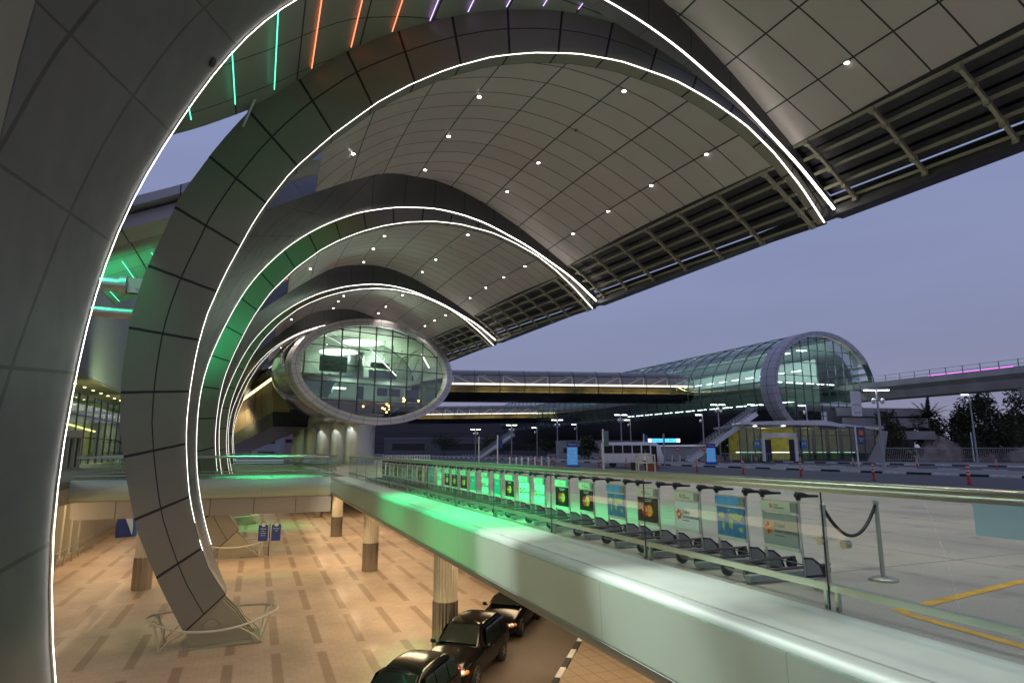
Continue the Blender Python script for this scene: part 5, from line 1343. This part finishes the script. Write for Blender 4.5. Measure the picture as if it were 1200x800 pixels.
def person(label, base, rz, shirt, trousers, cap, lift=0.0):
    root = thing('person', label, 'person', base, rz)
    me = bpy.data.meshes.new('body')
    J = [(0,0,.93),(0,0,1.12),(0,.01,1.36),(0,0,1.50),(0,-.01,1.60),(0,-.02,1.70),
         (.10,0,.90),(.11,-.01,.50),(.11,.03,.09),(.11,-.12,.04),(-.10,0,.90),(-.11,.02,.50),(-.11,.05,.09),(-.11,-.10,.04),
         (.18,.01,1.42),(.23,.02,1.16),(.24,-.10,.95),(.245,-.15,.88),(-.18,.01,1.42),(-.24,.03,1.16),(-.24,-.08,.94),(-.245,-.12,.87)]
    Eg = [(0,1),(1,2),(2,3),(3,4),(4,5),(0,6),(6,7),(7,8),(8,9),(0,10),(10,11),(11,12),(12,13),(2,14),(14,15),(15,16),(16,17),(2,18),(18,19),(19,20),(20,21)]
    Rr = [.15,.14,.165,.06,.085,.075,.09,.065,.045,.035,.09,.065,.045,.035,.065,.048,.036,.03,.065,.048,.036,.03]
    me.from_pydata(J, Eg, []); o = link(bpy.data.objects.new('body', me)); o.parent = root
    sk = o.modifiers.new('skin', 'SKIN'); 
    for i, r in enumerate(Rr):
        me.skin_vertices[0].data[i].radius = (r*(1.15 if i in (0,1,2) else 1), r*(.8 if i in (0,1,2) else 1))
    me.skin_vertices[0].data[0].use_root = True
    o.modifiers.new('sub', 'SUBSURF').render_levels = 2
    def col(nt, b_, N, L):
        tc = N('ShaderNodeTexCoord'); sp = N('ShaderNodeSeparateXYZ'); L(tc.outputs['Object'], sp.inputs[0])
        rp = N('ShaderNodeValToRGB'); rp.color_ramp.interpolation = 'CONSTANT'; e = rp.color_ramp.elements
        e[0].position = 0; e[0].color = (.02,.02,.02,1); e[1].position = .045; e[1].color = (*trousers,1)
        n1 = e.new(.485); n1.color = (*shirt,1); n2 = e.new(.755); n2.color = (.25,.14,.09,1)
        dv = N('ShaderNodeMath'); dv.operation = 'DIVIDE'; dv.inputs[1].default_value = 2; L(sp.outputs[2], dv.inputs[0]); L(dv.outputs[0], rp.inputs[0]); L(rp.outputs[0], b_.inputs['Base Color']); b_.inputs['Roughness'].default_value = .8
    me.materials.append(node_mat('person_clothes', col))
    m = MB(); m.ball((0,-.015,1.735), (.092,.105,.075), 14); 
    if cap: m.box((0,-.12,1.72), (.13,.12,.015))
    m.build('cap' if cap else 'hair', mat('cap_navy', (.015,.02,.05), .7), root, True)
    return root
e = V((math.cos(av), math.sin(av), 0)); n2 = V((-math.sin(av), math.cos(av), 0))
person('person in a white shirt and dark cap standing in the booth', b+e*.05+n2*.12, av+math.radians(-70), (.72,.74,.78), (.03,.03,.04), True)
person('person in dark clothes standing left of the minibus', gz(716.5,546), av, (.02,.02,.025), (.02,.02,.022), False)
root = thing('travel_bag', 'black upright travel bag beside the booth', 'bag', gz(742.5,553.2), av)
MB().box((0,0,.42), (.42,.26,.72)).build('case', M_black, root); m = MB(); m.tube([(-.12,0,.76),(-.12,0,1.0),(.12,0,1.0),(.12,0,.76)], .015, 6); m.build('handle', M_black, root)
for i, (px, py, lb) in enumerate(((758,0,0),)): pass
# small round stop signs near the stair
for px, lb in ((795,'round red stop disc left of the stair foot'),(826,'round red stop disc beside the blue tower')):
    root = thing('stop_disc', lb, 'sign', gz(px,541), av); MB().cyl((0,0,0),(0,0,1.9), .05, 8).build('pole', M_grey, root); m = MB(); m.cyl((0,-.03,2.0),(0,.03,2.0), .36, 20); m.build('disc', M_dred, root); m = MB(); m.box((0,-.035,2.0), (.5,.01,.13)); m.build('bar', M_dwht, root)

# ------------------------------------------------------------------ railing, rocks, trees at the right
a, b = wp(1030,541,98), wp(1235,541,96); a.z = b.z = .1
root = thing('steel_railing', 'long grey railing in front of the rocks and trees at right', 'railing', a); d = b-a; L = d.length; m = MB()
for k in range(int(L/.28)): m.box(d*(k*.28/L)+V((0,0,1.05)), (.05,.05,2.0))
m.bar(V((0,0,2.05)), d+V((0,0,2.05)), .1,.1); m.bar(V((0,0,.25)), d+V((0,0,.25)), .08,.08); m.build('bars', M_grey, root)
a, b = wp(845,541,95), wp(1030,541,95); a.z = b.z = .1
root = thing('steel_railing', 'grey railing in front of the pavilion glass', 'railing', a); d = b-a; L = d.length; m = MB()
for k in range(int(L/.4)): m.box(d*(k*.4/L)+V((0,0,.6)), (.04,.04,1.2))
m.bar(V((0,0,1.2)), d+V((0,0,1.2)), .07,.07); m.build('bars', M_grey, root)
M_rock = mat('rock', (.34,.27,.24), .9, noise=.35, nscale=.6, bump=.6)
from mathutils import noise as mnoise
def rock(label, c, r, seed):
    m = MB(); m.ball((0,0,0), r, 40)
    m.v = [tuple(V(p)*(1+.32*mnoise.noise(V(p)*.45+V((seed,0,0)))+.14*mnoise.noise(V(p)*1.6+V((0,seed,0))))) for p in m.v]
    o = m.build('rock_mound', M_rock, None, True); o.location = c; props(o, label, 'rock', 'rocks behind the railing')
for i, (px, D, r, lb) in enumerate(((1060,104,(4.5,2.5,2.6),'low pinkish rock mound behind the railing nearest the pavilion'),(1105,105,(6.5,3,3.9),'largest pale rock mound in the middle behind the railing'),(1155,106,(5,2.5,2.7),'dark rock mound behind the single street lamp'),(1200,106,(6,3,3.0),'rock mound at the right picture edge'))):
    c = wp(px,541,D); c.z = -.2; rock(lb, c, r, i*3.7)
M_leaf = [mat('leaf_dark', (.040,.055,.030), .7), mat('leaf_mid', (.058,.080,.038), .7), mat('leaf_light', (.085,.105,.048), .7)]
M_bark = mat('bark', (.09,.07,.05), .9, noise=.3)
def leafcloud(mb, c, r, n, s):
    c = V(c); lob = [V((random.gauss(0,.45), random.gauss(0,.45), random.gauss(0,.42))) for _ in range(9)]
    for _ in range(n):
        l = random.choice(lob); d = V((random.gauss(0,1), random.gauss(0,1), random.gauss(0,1))).normalized()*(random.random()**.4)*.5
        q = l+d; p = c+V((q.x*r[0], q.y*r[1], q.z*r[2]))
        a = V((random.gauss(0,1), random.gauss(0,1), random.gauss(0,.6))).normalized(); b_ = a.cross(V((random.random(), random.random(), random.random()))).normalized()
        k = s*random.uniform(.6,1.3); mb.add([p-a*k, p+b_*k*.45, p+a*k, p-b_*k*.45], [(0,1,2,3)], random.choice((0,0,1,1,2)))
def tree(label, px, D, ztop, w, n=1500, name='tree', dz=0):
    c = wp(px,541,D); c.z = 0; root = thing(name, label, 'tree', c, 0, 'trees behind the railing')
    m = MB(); m.tube([(0,0,0),(.15,.1,ztop*.3),(.1,0,ztop*.6)], [.28,.2,.1], 8)
    for k in range(5):
        a = k*1.3; m.tube([(.1,0,ztop*.3),(math.cos(a)*w*.35,math.sin(a)*w*.35,ztop*.62)], [.11,.04], 6)
    m.build('trunk', M_bark, root, True)
    m = MB(); leafcloud(m, (0,0,ztop*.58), (w,w*.7,ztop*.47), int(n*1.9), .29); m.build('crown', M_leaf, root); return root
tree('thin dark tree at the pavilion buttress', 1050, 101, 7.8, 3.0, 1000); tree('dark bushy tree behind the rocks, low and wide', 1082, 108, 7.0, 4.2, 1600)
tree('dark bushy tree under the viaduct left of the single lamp', 1118, 108, 8.4, 4.2, 1700); tree('tall dense tree right of the single street lamp', 1160, 108, 11.8, 5.0, 2300)
tree('tall dense tree at the right picture edge', 1205, 107, 12.6, 5.2, 2300); tree('dense low tree between the two tall trees at right', 1183, 103, 8.8, 4.0, 1500)
tree('low bush like tree in front of the tallest tree', 1138, 103, 5.2, 3.2, 1100)
c = wp(1093,541,106); c.z = 0; root = thing('palm_tree', 'broad fan palm rising just below the viaduct', 'palm', c)
MB().tube([(0,0,0),(.1,0,4),(0,0,7.4)], [.3,.26,.28], 10).build('trunk', M_bark, root, True)
m = MB()
for k in range(30):
    a = random.uniform(0, 2*PI); el = random.uniform(.1, 1.45); dr = V((math.cos(a)*math.cos(el), math.sin(a)*math.cos(el), math.sin(el))); ln = random.uniform(3.2,4.6); base = V((0,0,7.4)); prev = base
    sd = dr.cross(V((0,0,1))).normalized()
    for j in range(1, 9):
        t_ = j/8; p = base+dr*ln*t_+V((0,0,-1.5*t_*t_*(1.2-el*.5)))
        for s in (-1,1):
            e_ = p+sd*s*.75*(1-t_*.6)+dr*.35+V((0,0,-.25)); m.add([prev, p, e_], [(0,1,2)], random.choice((0,1,1)))
        prev = p
m.build('fronds', M_leaf, root)

# ------------------------------------------------------------------ far background
M_far = mat('far_building', (.34,.32,.36), .7, noise=.1, nscale=.2); M_farp = mat('far_building_pink', (.42,.30,.32), .7); M_farw = mat('far_window', (.03,.03,.035), .4)
def farb(label, px0, px1, ptop, D, mt, wins=()):
    a, b = wp(px0,528,D), wp(px1,528,D); zt = CZ+(528-ptop)*D/f_; d = V((b.x-a.x, b.y-a.y, 0)); L = d.length; rz = math.atan2(d.y,d.x)
    root = thing('far_building', label, 'building', (a.x,a.y,0), rz, 'far buildings past the forecourt')
    MB().box((L/2,5,zt/2), (L,10,zt)).build('wall', mt, root); MB().box((L/2,5,zt+.1), (L+.4,10.4,.2)).build('roof', M_grey, root)
    for x0, x1, z0, z1 in wins: MB().box(((x0+x1)/2*L,-.02,(z0+z1)/2*zt), ((x1-x0)*L,.08,(z1-z0)*zt)).build('window', M_farw, root)
    return root
farb('pale lavender building with dark slots seen left under the oval building', 262, 327, 499, 185, M_far, ((.62,.92,.42,.52),(.62,.92,.0,.16),(.2,.5,.42,.52),(.2,.5,.0,.16)))
farb('pinkish low building right of the lavender one', 327, 352, 508, 190, M_farp, ((.2,.8,.6,.75),))
farb('low grey depot building behind the bus', 655, 760, 517, 150, M_grey, ((.05,.3,.3,.6),(.5,.7,.3,.6)))
farb('long dark hall filling the gap under the footbridge tubes far behind', 400, 760, 494, 330, mat('far_hall_dark', (.06,.06,.068), .8), ((.1,.9,.3,.36),(.05,.95,.6,.66)))
farb('low dark car park building beyond the white picket fence', 450, 640, 514, 240, mat('far_building_dim', (.12,.12,.125), .7), ((.05,.25,.3,.7),(.35,.6,.3,.7),(.7,.95,.3,.7)))
farb('low wall like building under the station hull', 780, 868, 524, 118, M_grey)
for i, (px, D, zt, w, lb) in enumerate(((520,200,7.5,6,'dark tree left of the far stair'),(575,190,6.5,5,'dark tree behind the far stair'),(690,128,3.6,3.5,'low dark bush behind the grey depot sign post'),(850,112,3.2,3.0,'dark shrub beneath the white stair'),(640,185,5.0,5,'dark shrub below the smaller footbridge tube'))):
    tree(lb, px, D, zt, w, 700)
for i, (px, py) in enumerate(((470,527),(486,529),(500,526.5),(516,528),(533,529.5),(548,527.5))):
    pass
# street light glow for the far lots: a few real lamps
for (px, py), yt, tw, lb in LMP[:6]:
    b = gz(px, py); D = (b-CAM).dot(CF); ld = bpy.data.lights.new('street_light', 'SPOT'); ld.energy = 500; ld.spot_size = math.radians(140); ld.spot_blend = .5; ld.color = (1,.95,.85)
    o = link(bpy.data.objects.new('street_light', ld)); o.location = b+V((0,0,CZ+(528-yt)*D/f_-.15))

# ------------------------------------------------------------------ dusk sky and sun
w = bpy.data.worlds.new('World'); scene.world = w; w.use_nodes = True; nt = w.node_tree
sky = nt.nodes.new('ShaderNodeTexSky'); sky.sky_type = 'NISHITA'; sky.sun_disc = False
SUN_EL, SUN_AZ = math.radians(1.0), math.radians(200)
sky.sun_elevation = SUN_EL; sky.sun_rotation = SUN_AZ; sky.air_density = 1.0; sky.dust_density = 2.0; sky.ozone_density = 3.0
bg = nt.nodes['Background']; bg.inputs[1].default_value = .145
mx = nt.nodes.new('ShaderNodeMix'); mx.data_type = 'RGBA'; mx.inputs['Factor'].default_value = .75
mx.inputs['B'].default_value = (2.15, 2.35, 3.75, 1)
tc = nt.nodes.new('ShaderNodeTexCoord'); sp = nt.nodes.new('ShaderNodeSeparateXYZ'); nt.links.new(tc.outputs['Generated'], sp.inputs[0])
rp = nt.nodes.new('ShaderNodeValToRGB'); e = rp.color_ramp.elements
e[0].position = 0; e[0].color = (.455,.455,.66,1); e[1].position = .16; e[1].color = (.43,.465,.745,1); e2 = rp.color_ramp.elements.new(.5); e2.color = (.46,.53,.90,1)
nt.links.new(sp.outputs[2], rp.inputs[0])
mpp = nt.nodes.new('ShaderNodeMapping'); mpp.inputs['Scale'].default_value = (1.6,1.6,7); nt.links.new(tc.outputs['Generated'], mpp.inputs[0])
nz = nt.nodes.new('ShaderNodeTexNoise'); nz.inputs['Scale'].default_value = 1.7; nz.inputs['Detail'].default_value = 5; nt.links.new(mpp.outputs[0], nz.inputs['Vector'])
mr = nt.nodes.new('ShaderNodeMapRange'); mr.inputs['From Min'].default_value = .3; mr.inputs['From Max'].default_value = .7; mr.inputs['To Min'].default_value = 4.75; mr.inputs['To Max'].default_value = 5.25; nt.links.new(nz.outputs['Fac'], mr.inputs['Value'])
sc2 = nt.nodes.new('ShaderNodeVectorMath'); sc2.operation = 'SCALE'; nt.links.new(rp.outputs[0], sc2.inputs[0]); nt.links.new(mr.outputs[0], sc2.inputs['Scale'])
nt.links.new(sc2.outputs[0], mx.inputs['B'])
nt.links.new(sky.outputs[0], mx.inputs['A']); nt.links.new(mx.outputs['Result'], bg.inputs[0])
sl = bpy.data.lights.new('sun', 'SUN'); sl.energy = .02; sl.angle = math.radians(12); sl.color = (1,.85,.72)
so = link(bpy.data.objects.new('sun', sl)); so.rotation_euler = (math.radians(86), 0, -SUN_AZ+PI)
vs = scene.view_settings; vs.view_transform = 'Standard'; vs.look = 'None'; vs.exposure = 0; vs.gamma = 1
scene.cycles.use_denoising = True
scene.cycles.max_bounces = 8; scene.cycles.transparent_max_bounces = 24; scene.cycles.sample_clamp_indirect = 6
scene.render.film_transparent = False
